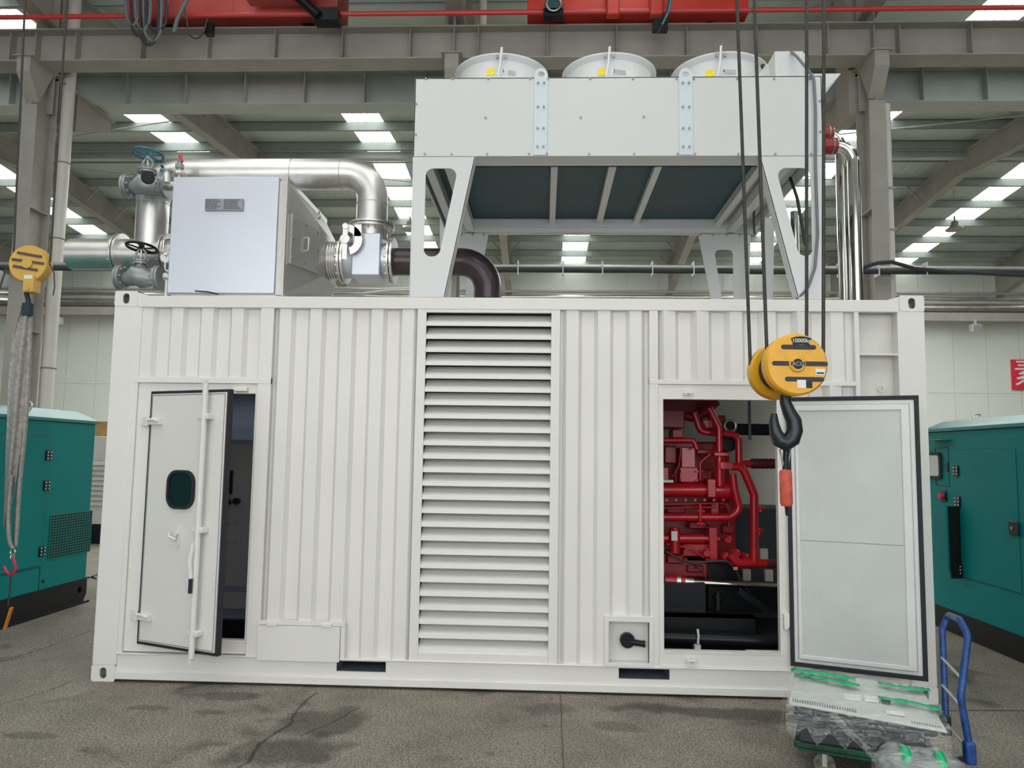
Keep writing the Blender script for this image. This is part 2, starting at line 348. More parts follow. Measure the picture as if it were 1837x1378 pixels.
XX, YY, ZZ = V((1, 0, 0)), V((0, 1, 0)), V((0, 0, 1))
# ================================================================== the hall
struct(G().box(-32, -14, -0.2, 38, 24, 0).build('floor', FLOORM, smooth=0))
def roofz(y):
    if y >= 14.02: return 10.73-0.08*y
    if y >= 5.7: return 8.488+0.08*y
    if y >= -3: return 9.40-0.08*y
    return 9.88+0.08*y
STRIPS = [(-19.2, -18.3), (-13.2, -12.3), (-6.8, -5.9), (-1.56, -0.66), (3.9, 4.8), (10.5, 11.4), (16.1, 17.0), (22.1, 23.0), (28.0, 28.9)]
SL = [(14.02, 23.3), (5.7, 14.02), (-3, 5.7), (-12, -3)]
roofg = G(); k = 1
for y0, y1 in SL:
    e = 1e-4; z0 = roofz(y0+e)+0.23; z1 = roofz(y1-e)+0.23; xs = [-32]+[q for s_ in STRIPS for q in s_]+[38]
    for i in range(0, len(xs), 2):
        roofg.hexa([(xs[i], y0, z0), (xs[i+1], y0, z0), (xs[i+1], y1, z1), (xs[i], y1, z1), (xs[i], y0, z0+.05), (xs[i+1], y0, z0+.05), (xs[i+1], y1, z1+.05), (xs[i], y1, z1+.05)])
    for (a, b) in STRIPS:
        n = int((b-a)/0.11); g = G(); P = []
        for i in range(n):
            x = a+(b-a)*i/n; w = (b-a)/n; P += [(x, 0), (x+w*.55, 0), (x+w*.7, .03), (x+w*.85, .03)]
        P.append((b, 0)); Q = [(x, h+.006) for x, h in reversed(P)]; P += Q
        d = V((0, y1-y0, z1-z0)); g.prism([P], (0, y0, z0), XX, ZZ, d, 1.0)
        pn_ = struct(g.build('window_%d' % k, SKYM, smooth=0)); k += 1
        for q in (.16, .34, .52, .70, .88):
            xr_ = a+(b-a)*q; wr_ = .022 if q != .52 else .04
            G().hexa([(xr_-wr_/2, y0, z0-.02), (xr_+wr_/2, y0, z0-.02), (xr_+wr_/2, y1, z1-.02), (xr_-wr_/2, y1, z1-.02), (xr_-wr_/2, y0, z0), (xr_+wr_/2, y0, z0), (xr_+wr_/2, y1, z1), (xr_-wr_/2, y1, z1)]).build('panel_rib', SKYR, pn_, smooth=0)
struct(roofg.build('ceiling', ROOF, smooth=0))
# back wall of insulated panels with thin seams
wb = G(); x = -32.0
while x < 38:
    for z0, z1 in ((0, 4.21), (4.22, 9.2)): wb.box(x, 23.2, z0, x+1.185, 23.3, z1)
    x += 1.2
wb.box(-32, 23.22, 0, 38, 23.35, 9.2)
struct(wb.build('wall_back', WALLM, smooth=0))
for nm, xa in (('wall_left', -32.2), ('wall_right', 38)): struct(G().box(xa, -12, 0, xa+.2, 23.3, 10).build(nm, WALLM, smooth=0))
fr = G(); fr.box(-32, -12.2, 0, -14, -12, 9.2); fr.box(20, -12.2, 0, 38, -12, 9.2); fr.box(-14, -12.2, 5.4, 20, -12, 9.2)
struct(fr.build('wall_front', WALLM, smooth=0))
# purlins
py_ = [14.02+0.42+1.5*i for i in range(6)]+[13.6-1.5*i for i in range(6)]+[4.2-1.5*i for i in range(11)]
first = None
for y in py_:
    z = roofz(y)
    g = G(); g.box(-32, y, z, 38, y+.006, z+.22); g.box(-32, y, z, 38, y+.07, z+.006); g.box(-32, y-.0, z+.214, 38, y+.07, z+.22)
    struct(g.build('purlin', PURL, smooth=0))
# ridge box: dark stripe under the ridge
struct(G().box(-32, 13.75, 9.42, 38, 13.95, 9.6).build('ridge_beam', BEAM2, smooth=0))
COLX = [-16.4, -10.4, -4.34, 1.92, 7.93, 13.96, 20.0, 26.0]
def ibeam(pts_bot, pts_top, x, fw, m, name):
    g = G()
    for (a, b) in zip(range(len(pts_bot)-1), range(1, len(pts_bot))):
        yb0, zb0 = pts_bot[a]; yb1, zb1 = pts_bot[b]; yt0, zt0 = pts_top[a]; yt1, zt1 = pts_top[b]
        g.hexa([(x-.006, yb0, zb0), (x+.006, yb0, zb0), (x+.006, yb1, zb1), (x-.006, yb1, zb1), (x-.006, yt0, zt0), (x+.006, yt0, zt0), (x+.006, yt1, zt1), (x-.006, yt1, zt1)])
        g.hexa([(x-fw/2, yb0, zb0-.014), (x+fw/2, yb0, zb0-.014), (x+fw/2, yb1, zb1-.014), (x-fw/2, yb1, zb1-.014), (x-fw/2, yb0, zb0), (x+fw/2, yb0, zb0), (x+fw/2, yb1, zb1), (x-fw/2, yb1, zb1)])
        g.hexa([(x-fw/2, yt0, zt0), (x+fw/2, yt0, zt0), (x+fw/2, yt1, zt1), (x-fw/2, yt1, zt1), (x-fw/2, yt0, zt0+.014), (x+fw/2, yt0, zt0+.014), (x+fw/2, yt1, zt1+.014), (x-fw/2, yt1, zt1+.014)])
    return struct(g.build(name, m, smooth=0))
for x in COLX:
    ibeam([(5.9, 8.1), (9.5, 8.6), (14.02, 9.02), (18.5, 8.66), (23.1, 7.75)], [(5.9, roofz(5.9)), (9.5, roofz(9.5)), (14.02, 9.58), (18.5, roofz(18.5)), (23.1, roofz(23.1))], x, .24, BEAM, 'rafter')
    ibeam([(-11.8, 8.1), (-3, 9.1), (5.4, 8.1)], [(-11.8, roofz(-11.8)), (-3, roofz(-3)), (5.4, roofz(5.4))], x, .24, BEAM, 'rafter')
    # fly braces
    g = G()
    for y in (15.94, 17.44, 18.94, 20.44, 21.94):
        z = roofz(y)
        for sx in (-1, 1): g.bar((x+sx*.5, y, z+.02), (x+sx*.1, y, z-.42), .04, .04)
    struct(g.build('rafter_brace', BEAM, smooth=0))
# crane-runway columns (H sections with flanges facing the camera)
for x in COLX:
    g = G(); g.box(x-.11, 4.95, 0, x+.11, 4.966, 6.75); g.box(x-.11, 5.40, 0, x+.11, 5.416, 9.0); g.box(x-.007, 4.966, 0, x+.007, 5.40, 8.9); g.box(x-.11, 5.30, 6.75, x+.11, 5.31, 9.0)
    g.box(x-.20, 5.416, 6.75, x-.02, 5.9, 8.95)
    for z in (1.6, 3.4, 5.2): g.box(x-.10, 4.966, z, x+.10, 5.40, z+.012)
    # corbel under the near runway girder and bracket for the rear one
    g.hexa([(x-.10, 4.75, 7.16), (x+.10, 4.75, 7.16), (x+.10, 5.0, 6.80), (x-.10, 5.0, 6.80), (x-.10, 4.75, 7.38), (x+.10, 4.75, 7.38), (x+.10, 5.3, 7.38), (x-.10, 5.3, 7.38)])
    g.box(x-.15, 4.72, 7.38, x+.15, 5.4, 7.398); g.box(x-.15, 5.4, 7.33, x+.15, 6.9, 7.36); g.hexa([(x-.1, 5.9, 6.75), (x+.1, 5.9, 6.75), (x+.1, 6.85, 7.15), (x-.1, 6.85, 7.15), (x-.1, 5.9, 7.33), (x+.1, 5.9, 7.33), (x+.1, 6.85, 7.33), (x-.1, 6.85, 7.33)])
    struct(g.build('runway_column', BEAM, smooth=0))
def girder(y, z0, z1, fw, m, name, x0=-30, x1=36, ph=0.28):
    g = G(); g.box(x0, y-.008, z0+.02, x1, y+.008, z1-.02); g.box(x0, y-fw/2, z0, x1, y+fw/2, z0+.02); g.box(x0, y-fw/2, z1-.02, x1, y+fw/2, z1)
    x = x0+ph
    while x < x1:
        g.box(x-.005, y-fw/2*.82, z0+.05, x+.005, y, z1-.02); x += 1.0
    return struct(g.build(name, m, smooth=0))
girder(5.1, 7.40, 7.90, .36, BEAM, 'crane_runway_beam')
girder(6.5, 7.38, 7.98, .36, BEAM2, 'crane_runway_beam')
struct(G().box(-30, 5.07, 7.9, 36, 5.13, 7.96).build('crane_runway_rail', BEAM2, smooth=0))
tag(G().tube([(-14, 4.70, 7.945), (20, 4.70, 7.955)], .035, 8).build('conductor_rail', RAILR), 'long red conductor rail running along the top of the crane runway beam', 'rail')
# small clamps are part of the rail's run; stiffener-like hangers
# big beam in front at very top left (deep rafter seen end-on)
# downpipe at the left column
t = thing('downpipe', 'cream round downpipe standing beside the left steel column', 'pipe', (-4.3, 5.62, 0))
DX = -4.235
G().tube([(DX, 5.62, 0), (DX+.02, 5.62, 8.95)], .10, 16).build('pipe', PIPEW, t)
for z in (2.9, 4.9, 6.1): G().tube([V((DX+.01, 5.62, z))+V((cos(a)*.106, sin(a)*.106, 0)) for a in [2*pi*i/20 for i in range(20)]], .008, 6, closed=True).build('strap', GCABLE, t)
t = thing('downpipe', 'slim pale downpipe behind the centre column, top of the picture', 'pipe', (2.3, 5.6, 0))
G().tube([(2.28, 5.6, 0), (2.28, 5.6, 8.9)], .06, 12).build('pipe', PIPEW, t)
t = thing('downpipe', 'narrow cream downpipe on the right side of the right steel column', 'pipe', (8.12, 5.1, 0))
G().tube([(8.12, 5.1, 0), (8.12, 5.1, 6.75)], .055, 12).build('pipe', PIPEW, t)
for z in (5.5, 4.9): G().box(8.05, 5.03, z, 8.19, 5.17, z+.025).build('strap', BOLTM, t)
# cable bundle across the columns
def wavy(p0, p1, n, amp, seed=0):
    rnd = random.Random(seed); p0, p1 = V(p0), V(p1); return [p0.lerp(p1, i/n)+V((0, rnd.uniform(-amp, amp), rnd.uniform(-amp, amp) if 0 < i < n else 0)) for i in range(n+1)]
zc = at(1200, 484, 4.85).z
t = thing('cable_run', 'black power cable and steel conduit tied together, crossing the runway columns', 'cable', (3, 4.85, zc))
G().tube([(-12, 4.85, zc+.04), (20, 4.85, zc+.04)], .026, 10).build('conduit', STEEL, t)
G().tube(wavy((-12, 4.80, zc-.03), (20, 4.80, zc-.03), 60, .006, 3), .035, 10).build('cable', CABLE, t)
tie = G(); tie.box(2.9, 4.755, zc-.09, 2.915, 4.90, zc+.10); tie0 = tie.build('cable_tie', PAPER, t)
for i in range(-7, 10):
    if i: repeat(tie0, (i*.62+random.uniform(-.08, .08), 0, 0), t)
tag(G().tube([at(1548, 480, 4.7), at(1575, 472, 4.6), at(1600, 470, 4.6), at(1640, 482, 4.7), at(1700, 487, 4.7), at(1837, 494, 4.7), at(1990, 500, 4.7)], .028, 8).build('power_cable', CABLE), 'loose black cable bulging over the right column and drooping to the right', 'cable')
# pipes along the rear wall
def run(name, label, cat, pxy, Y, r, m, n=12, x0=-30, x1=36, amp=0, bend=None, x_from=None):
    z = at(pxy[0], pxy[1], Y).z
    pts = wavy((x_from or x0, Y, z), (x1, Y, z), 70, amp, int(pxy[1])) if amp else [(x_from or x0, Y, z), (x1, Y, z)]
    return tag(G().tube(pts, r, n).build(name, m), label, cat)
run('wall_pipe', 'thin grey pipe, uppermost of the pipes along the rear wall', 'pipe', (1750, 527), 22.6, .06, BEAM)
run('wall_pipe', 'thin crinkled silver pipe along the rear wall under the grey one', 'pipe', (1750, 537), 22.4, .07, ALU, amp=.02)
run('wall_pipe', 'thick aluminium clad pipe resting on the bracket beam of the rear wall', 'pipe', (1750, 553), 22.3, .16, ALU)
zb = at(1750, 570, 22.4).z
struct(G().box(-30, 22.1, zb-.17, 36, 22.6, zb+.12).build('trim_1', BEAM, smooth=0))
for px, py, Y, lab in ((1750, 588, 22.0, 'grey floodlight box hanging under the right stretch of rear wall beam'), (103, 575, 22.0, 'small grey floodlight box under the rear wall beam, left of the container')):
    c = at(px, py, Y); t = thing('wall_floodlight', lab, 'floodlight', c)
    G().box(c.x-.17, c.y-.12, c.z-.16, c.x+.17, c.y+.12, c.z+.12).build('housing', BEAM2, t, .02); G().box(c.x-.03, c.y-.03, c.z+.12, c.x+.03, c.y+.03, zb-.16).build('bracket', BEAM2, t)
    G().box(c.x-.14, c.y-.135, c.z-.13, c.x+.14, c.y-.12, c.z+.09).build('lens', CAST, t)
# red wall sign
c = at(1815, 645, 23.1); c2 = at(1815, 699, 23.1); hh = c.z-c2.z
t = thing('wall_sign', 'red sign with a white Chinese character on the rear wall', 'sign', (c.x+hh/2, 23.15, c2.z))
G().box(c.x, 23.12, c2.z, c.x+hh*1.02, 23.19, c.z).build('board', SIGNR, t)
text('lettering', '素', hh*.98, (c.x+hh*.53, 23.11, (c.z+c2.z)/2), PAPER, t, ext=.004)
# hanging round lamps
lamp = None
for px, lab in ((735, 'round high bay lamp hanging before the skylight left of the cooler'), (1375, 'round high bay lamp seen between the cooler legs, in front of a skylight'), (1713, 'round high bay lamp hanging right of the right steel column')):
    Y = 16.7; c = at(px, 412, Y)
    if lamp is None:
        lamp = thing('high_bay_lamp', lab, 'lamp', c, 'high bay lamps under the rear roof'); first_c = c
        G().lathe([(.02, .26), (.09, .24), (.10, .12), (.26, .0), (.25, -.01), (.0, .02)], c, ZZ, 24).build('lamp_shade', LAMPM, lamp)
        G().cyl(c+ZZ*.26, c+ZZ*.40, .025, n=8).build('stem', BEAM, lamp)
        G().cyl(c+ZZ*.40, V((c.x, c.y, roofz(Y)+.228)), .008, n=6).build('chain', BEAM2, lamp)
        lref = c
    else:
        l2 = copytree(lamp, c-lref); l2['label'] = lab
# thin brace rods in the rear roof
for i, (a, b) in enumerate((((-10.3, 14.2, 9.4), (-4.3, 16, 9.3)), ((-4.3, 14.2, 9.4), (1.9, 16, 9.3)), ((7.96, 14.2, 9.4), (13.96, 16, 9.3)), ((-4.3, 10.5, 9.1), (-10.3, 12.5, 9.25)), ((13.96, 10.5, 9.1), (7.96, 12.5, 9.25)))):
    struct(G().tube([a, b], .014, 6).build('roof_tie_rod', BEAM2))
# crane end carriages on the runway
ORANGEF = mat('crane_faded_red', (0.50, 0.085, 0.07), 0.5, 0, 0.3, 1.5)
def carriage(px0, px1, pyb, lab, seed):
    ORANGE = ORANGEF if seed == 1 else globals()['ORANGE']
    Y = 4.9; a = at(px0, pyb, 4.9); b = at(px1, pyb, 4.9); t = thing('crane_carriage', lab, 'crane carriage', (a.x, 5.1, 7.96))
    x0, x1 = a.x, b.x; z0 = a.z
    G().box(x0, 4.80, z0, x1, 5.40, z0+.62).build('girder_box', ORANGE, t, .01)
    for fx in (.05, .5, .93):
        x = x0+(x1-x0)*fx; G().box(x-.02, 4.79, z0+.01, x+.02, 4.80, z0+.6).build('stiffener', ORANGE, t)
    for fx in (.16, .84):
        x = x0+(x1-x0)*fx; G().cyl((x, 5.0, 8.10), (x, 5.2, 8.10), .145, n=24).build('wheel', BLK2, t)
    return t, x0, x1, z0
t, x0, x1, z0 = carriage(232, 608, 38, 'red crane end carriage above the runway beam, left one, with dangling cables', 1)
G().box(x0+1.9, 4.35, z0+.05, x1-.25, 4.66, z0+.5).build('gear_housing', ORANGEF, t, .03)
c = at(545, 5, 4.6); G().cyl(at(530, -10, 4.45), at(572, 28, 4.5), .07, n=16).build('brake_arm', BLK2, t)
G().box(at(565, 40, 4.6).x, 4.5, at(565, 42, 4.6).z, at(608, 40, 4.6).x, 4.72, at(565, 20, 4.6).z).build('buffer', BLK2, t)
for i, (a, b, dip) in enumerate(((226, 250, 52), (235, 262, 70), (243, 270, 60), (250, 285, 86), (258, 290, 80), (262, 300, 62))):
    p = [at(a, -30, 4.45), at(a, 10, 4.4), at(a+2, dip-20, 4.4), at((a+b)/2, dip, 4.4), at(b-2, dip-20, 4.4), at(b, 10, 4.4), at(b-4, -30, 4.45)]
    G().tube(fillet(p, .12, 5), .022, 8).build('hanging_cable', CABLE if i % 2 else GCABLE, t)
p = [at(330, 0, 4.5), at(338, 60, 4.45), at(352, 73, 4.45), at(366, 58, 4.45), at(372, 35, 4.5)]; G().tube(fillet(p, .08, 5), .012, 8).build('hanging_cable', CABLE, t)
p = [at(335, 0, 4.5), at(318, 35, 4.45), at(312, 58, 4.45)]; G().tube(p, .03, 8).build('hose', GCABLE, t)
G().box(*(at(366, 60, 4.5)), *(at(386, 46, 4.6))).build('junction_box', BLK2, t)
t, x0, x1, z0 = carriage(946, 1340, 34, 'red crane end carriage with green motor on the runway beam, right one', 2)
c = at(993, 8, 4.6); G().cyl(c, c+YY*.12, .13, n=24).build('motor', mat('motor_green', (0.02, 0.10, 0.08), 0.4), t); G().torus(c-YY*.01, YY, .10, .018, 24, 8).build('fan_guard', BOLTM, t)
G().box(c.x-.14, c.y, c.z-.16, c.x+.14, c.y+.14, c.z-.05).build('motor_foot', BLK2, t)
for px in (1100, 1178): a = at(px, 25, 4.6); G().box(a.x-.09, a.y, a.z, a.x+.09, 4.74, a.z+.5).build('cover', ORANGE, t, .02)
G().box(*(at(1172, 52, 4.5)), *(at(1196, 40, 4.62))).build('limit_switch', BLK2, t)
G().tube([at(1188, 45, 4.5), at(1200, 20, 4.5), at(1205, -10, 4.5)], .016, 8).build('cable', BLUEG, t)
G().tube([at(1180, 60, 4.5), at(1192, 40, 4.5), at(1200, 0, 4.5)], .012, 8).build('cable', CABLE, t)
# ================================================================== the container
CT = thing('generator_container', 'white corrugated steel container with louvres and two open doors standing on the concrete', 'container', (3.03, 1.2, 0))
L_, W_, H_ = 6.058, 2.438, 2.896
g = G()
g.box(0, 0, .118, .182, .16, 2.785); g.box(5.876, 0, .118, L_, .16, 2.785)
for xa in (0, 5.876): g.box(xa, W_-.16, .118, xa+.182, W_, 2.785)
g.box(.17, 0, 2.772, 5.88, .07, 2.862)                       # top rail
g.box(.17, W_-.07, 2.772, 5.88, W_, 2.862)
for xa in (0, L_-.07):
    g.box(xa, .16, 2.78, xa+.07, W_-.16, 2.87); g.box(xa, .16, .02, xa+.07, W_-.16, .2)
g.box(.17, W_-.05, .02, 5.88, W_, .2)
g.box(.17, -.006, .196, 5.88, .11, .205)                     # lip of bottom rail
g.box(.17, -.008, .0185, 5.88, .02, .072)                    # lower lip
g.build('frame', WHITE, CT, .006)
g = G(); g.prism([rect(.17, .02, 5.88, .2), rect(1.805, .112, 2.165, .186), rect(3.84, .112, 4.2, .186)], (0, .012, 0), XX, ZZ, YY, .03)
g.build('bottom_rail', WHITE, CT)
for a, b in ((1.805, 2.165), (3.84, 4.2)):
    g = G(); g.box(a, .03, .106, b, 2.3, .112); g.box(a, .03, .186, b, 2.3, .192); g.box(a-.006, .03, .106, a, 2.3, .192); g.box(b, .03, .106, b+.006, 2.3, .192); g.box(a, 2.29, .11, b, 2.3, .19)
    g.build('forklift_pocket', POCKET, CT)
def casting(x0, z0, Y0, sy):
    g = G(); st = [(x0+.089+.026*cos(a), z0+.059+.026*sin(a)+(.014 if sin(a) > 0 else -.014)) for a in [2*pi*i/24 for i in range(24)]]
    y = Y0-.004*sy
    g.prism([roundpoly(rect(x0, z0, x0+.178, z0+.118), .016, 4), st], (0, y, 0), XX, ZZ, YY, .014*sy)
    yb = Y0+.162*sy; y = y+.014*sy; g.box(x0, y, z0, x0+.178, yb, z0+.012); g.box(x0, y, z0+.106, x0+.178, yb, z0+.118); g.box(x0, y, z0, x0+.012, yb, z0+.118); g.box(x0+.166, y, z0, x0+.178, yb, z0+.118); g.box(x0, yb-.01*sy, z0, x0+.178, yb, z0+.118)
    g.build('corner_casting', WHITE, CT)
for x0 in (0, L_-.178):
    for z0 in (0, H_-.118):
        casting(x0, z0, 0, 1); casting(x0, z0, W_, -1)
G().prism([[(0, 0), (.10, 0), (0, .03)]], (.178, .0, 2.858), XX, ZZ, YY, .1).build('gusset', WHITE, CT)
G().prism([[(0, 0), (-.10, 0), (0, .03)]], (5.88, .0, 2.858), XX, ZZ, YY, .1).build('gusset', WHITE, CT)
def corr(x0, x1, z0, z1, ph=.0, per=.2335, yo=.014, dep=.036):
    # trapezoid profile: outer flat, slope, inner flat, slope
    P = []; a = x0
    segs = [(.088, 0), (.028, 1), (.0895, 1), (.028, 0)]
    def prof(x):
        t = (x-x0-ph) % per
        if t < .088: return yo
        if t < .116: return yo+dep*(t-.088)/.028
        if t < .2055: return yo+dep
        return yo+dep*(1-(t-.2055)/.028)
    xs = {x0, x1}; k = math.floor((x0-ph-x0)/per)-1
    while k*per < (x1-x0)+per:
        for q in (0, .088, .116, .2055):
            xx = x0+ph+k*per+q
            if x0 < xx < x1: xs.add(xx)
        k += 1
    xs = sorted(xs); P = [(x, prof(x)) for x in xs]; P += [(x, y+.004) for x, y in reversed(P)]
    g = G(); g.prism([P], (0, 0, z0), XX, YY, ZZ, z1-z0)
    return g.build('corrugated_panel', WHITE, CT, smooth=0)
corr(.18, 1.14, 2.235, 2.775, .03)
corr(1.225, 2.335, .2, 2.775, .055, .2335)
corr(3.395, 4.065, .545, 2.775, .055)
corr(3.395, 3.745, .2, .545, .055)
corr(4.115, 5.56, 2.25, 2.775, .05, .245)
corr(5.07, 5.56, .2, 2.25, .05, .245)
g = G()
g.box(1.135, .004, .2, 1.235, .03, 2.775); g.box(2.33, .004, .2, 2.397, .03, 2.775); g.box(3.335, .004, .2, 3.40, .03, 2.775); g.box(4.06, .004, .2, 4.125, .03, 2.775)
g.box(5.555, .004, .2, 5.588, .05, 2.775); g.box(5.865, .004, .2, 5.88, .1, 2.775); g.box(.18, .004, .2, .215, .03, 2.775)
g.box(.18, .002, 2.195, 1.235, .03, 2.24); g.box(4.06, .002, 2.225, 5.56, .03, 2.258)
g.box(2.397, .004, .2, 3.335, .03, .262); g.box(2.397, .004, 2.748, 3.335, .03, 2.775)
g.build('panel_strip', WHITE, CT, .002)
# recessed ladder-like pockets at right
g = G(); g.box(5.585, .10, .2, 5.87, .11, 2.775); g.build('recessed_panel', WHITE2, CT)
for z in (2.455, 1.95, 1.4, .85): G().box(5.585, .012, z, 5.87, .1, z+.012).build('step', WHITE, CT)
c = at(1580, 698, .09); G().torus((c.x, .085, c.z), YY, .022, .004, 16, 6).build('lashing_ring', WHITE, CT)
# other walls, roof, interior
g = G(); g.box(.1, W_-.045, .2, 5.95, W_-.02, 2.78); g.build('rear_panel', INW, CT)
G().box(.02, .16, .2, .05, W_-.16, 2.78).build('end_panel', INW, CT)
G().prism([rect(.16, .2, W_-.16, 2.78), rect(.3, .6, 2.15, 2.7)], (L_-.05, 0, 0), YY, ZZ, XX, .03).build('end_panel', INW, CT)  # unseen opening added in this end to let light into the engine room
G().box(.07, .07, 2.83, L_-.07, W_-.07, 2.845).build('roof_panel', WHITE, CT)
G().box(.07, .12, .205, L_-.07, W_-.05, .235).build('floor_panel', BLK2, CT)
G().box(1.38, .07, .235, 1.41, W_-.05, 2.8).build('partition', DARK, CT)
g = G(); g.box(1.41, .10, .235, 2.33, .115, 2.78); g.box(3.4, .10, .235, 4.06, .115, 2.78); g.box(.20, .06, 2.24, 1.14, .07, 2.78); g.box(4.12, .07, 2.26, 5.56, .08, 2.78)
g.build('inner_lining', INW, CT)
# louvre
pitch = (2.748-.262)/25
g = G(); zt = 2.748
P = [(.125, 0.0), (.016, -.070), (.013, -.100), (.0165, -.100), (.0195, -.0715), (.128, -.003)]
g.prism([P], (2.397, 0, zt), YY, ZZ, XX, 3.335-2.397); b0 = g.build('louvre_blade', WHITE, CT, smooth=0)
for i in range(1, 25): repeat(b0, (0, 0, -i*pitch), CT)
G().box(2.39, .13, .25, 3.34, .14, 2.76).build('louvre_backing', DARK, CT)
# ---- left door frame
g = G(); g.prism([rect(.215, .212, 1.185, 2.195), rect(.318, .31, 1.115, 2.12)], (0, .022, 0), XX, ZZ, YY, .06); g.build('door_frame', WHITE, CT, .003)
g = G(); g.prism([rect(4.085, .205, 5.075, 2.225), rect(4.163, .315, 4.985, 2.115)], (0, .016, 0), XX, ZZ, YY, .06); g.build('door_frame', WHITE, CT, .003)
G().box(4.163, .012, .300, 4.985, .03, .318).build('sill_strip', WHITE2, CT)
G().box(4.75, .03, .315, 5.05, .08, .32).build('sill_strip', WHITE2, CT)
# door builder: local frame u (along width from hinge), n outward, z up
def door(hinge, free, z0, z1, th, outer, name):
    h = V((hinge[0], hinge[1], 0)); d = V((free[0]-hinge[0], free[1]-hinge[1], 0)); w = d.length; u = d.normalized(); n = outer
    M = Matrix(((u.x, n.x, 0, h.x), (u.y, n.y, 0, h.y), (0, 0, 1, 0), (0, 0, 0, 1))); return M, w
dl = V((1.045-.318, -.30, 0)).normalized(); nl = V((dl.y, -dl.x, 0))          # outward normal of the left door
M, w = door((.318, .0), (1.045, -.30), 0, 0, .05, nl, 'd'); z0, z1 = .272, 2.128
dp = G().box(.022, -.045, z0+.022, w-.022, 0, z1-.022).xf(M).build('door', DOORW, CT, .003)
dp['label'] = 'white left door standing ajar'
G().prism([rect(0, z0, w, z1), rect(.02, z0+.02, w-.02, z1-.02)], (0, -.047, 0), XX, ZZ, YY, .038).xf(M).build('gasket', BLACK, dp)
G().prism([rect(.028, z0+.03, w-.03, z1-.03), rect(.033, z0+.035, w-.035, z1-.035)], (0, 0, 0), XX, ZZ, YY, .0015).xf(M).build('seam', GCABLE, dp)
# window
wz = at(326, 878, -.12).z; wu = .30
cu = (at(326, 878, -.12)-V((.318, 0, 0))).dot(dl)
cu += .018; o1 = rrect(cu-.135, wz-.140, cu+.135, wz+.140, .09, 7); o2 = rrect(cu-.115, wz-.120, cu+.115, wz+.120, .075, 7)
wf = G().prism([o1, o2], (0, -.002, 0), XX, ZZ, YY, .02).xf(M).build('window_seal', BLACK, dp)
G().prism([o2], (0, .002, 0), XX, ZZ, YY, .004).xf(M).build('window_pane', GLASSD, dp)
# hinges left
for z in (1.90, .475):
    g = G().box(-.065, .0, z-.034, .0, .012, z+.034); g.box(.01, .0, z-.024, .15, .022, z+.020); g.cyl((.0, .012, z-.035), (.0, .012, z+.035), .012, n=10)
    g.tube([(.02, .02, z+.01), (.08, .03, z+.015), (.13, .02, z)], .012, 8); g.xf(M).build('hinge', DOORW, dp)
# lock rod
ru = w*.775; g = G(); g.tube([(ru+.0, .05, z0-.02), (ru+.005, .05, z1+.03)], .021, 12); g.box(ru-.013, .037, z1+.02, ru+.013, .063, z1+.06); g.box(ru-.013, .037, z0-.06, ru+.013, .063, z0-.01)
rod = g.xf(M).build('lock_rod', WHITE, dp)
for z in (1.93, 1.13, .42): G().box(ru-.05, 0, z-.02, ru+.05, .062, z+.02).xf(M).build('rod_bracket', WHITE, dp, .006)
G().tube([(ru-.01, .075, 1.04), (ru-.02, .09, .92), (ru-.005, .085, .80)], .016, 8).xf(M).build('lock_lever', WHITE, dp)
G().tube([(ru-.002, .09, .80), (ru-.002, .09, .70)], .013, 10).xf(M).build('lever_grip', BLACK, dp)
kz = at(326, 962, -.12).z; cu -= .018
g = G(); g.prism([rrect(cu-.008, kz-.075, cu+.035, kz+.075, .02)], (0, .0, 0), XX, ZZ, YY, .012); g.tube([(cu+.01, .02, kz-.02), (cu-.03, .045, kz), (cu-.035, .04, kz+.03)], .012, 8); g.cyl((cu+.014, .0, kz+.02), (cu+.014, .035, kz+.02), .017, n=12)
g.xf(M).build('handle', DOORW, dp)
G().box(.96, -.012, 2.135, 1.06, .02, 2.165).build('latch_bracket', WHITE, CT, .004)
# ---- right door (inner side faces the camera)
dr = V((5.85-5.05, -.31, 0)).normalized(); nr = V((dr.y, -dr.x, 0)); w = .858
M = Matrix(((dr.x, nr.x, 0, 5.045), (dr.y, nr.y, 0, -.005), (0, 0, 1, 0), (0, 0, 0, 1))); z0, z1 = .238, 2.136
dq = G().box(.0, -.055, z0, w, -.008, z1).xf(M).build('door', DOORW, CT, .003); dq['label'] = 'white right door swung wide open showing its lined inner side'
G().prism([rect(0, z0, w, z1), rect(.028, z0+.028, w-.028, z1-.028)], (0, -.02, 0), XX, ZZ, YY, .034).xf(M).build('gasket', BLACK, dq, .004)
G().prism([rect(.03, z0+.03, w-.03, z1-.03), rect(.052, z0+.05, w-.055, z1-.055)], (0, -.01, 0), XX, ZZ, YY, .010).xf(M).build('inner_trim', TRIMW, dq)
G().prism([rect(.058, z0+.056, w-.062, z1-.062), rect(.082, z0+.085, w-.115, z1-.10)], (0, -.01, 0), XX, ZZ, YY, .026).xf(M).build('inner_trim', TRIMW, dq, .005)
pn = G().box(.08, -.012, z0+.08, w-.11, .006, z1-.095).xf(M).build('perforated_panel', PERF, dq)
g = G(); zs = 1.115; g.box(.083, .006, zs, w-.112, .0075, zs+.003).xf(M).build('panel_seam', GCABLE, dq)
G().box(-.03, -.01, .50, .0, .02, .60).xf(M).build('hinge', WHITE, dq, .004)
for (px, py) in ((1234, 705), (1240, 1185)):
    c = at(px, py, 0); g = G(); g.cyl((c.x-.035, -.012, c.z), (c.x+.035, -.012, c.z), .010, n=10); g.box(c.x-.03, -.02, c.z-.014, c.x-.012, .02, c.z+.014); g.box(c.x+.012, -.02, c.z-.014, c.x+.03, .02, c.z+.014); g.build('latch', DOORW, CT)
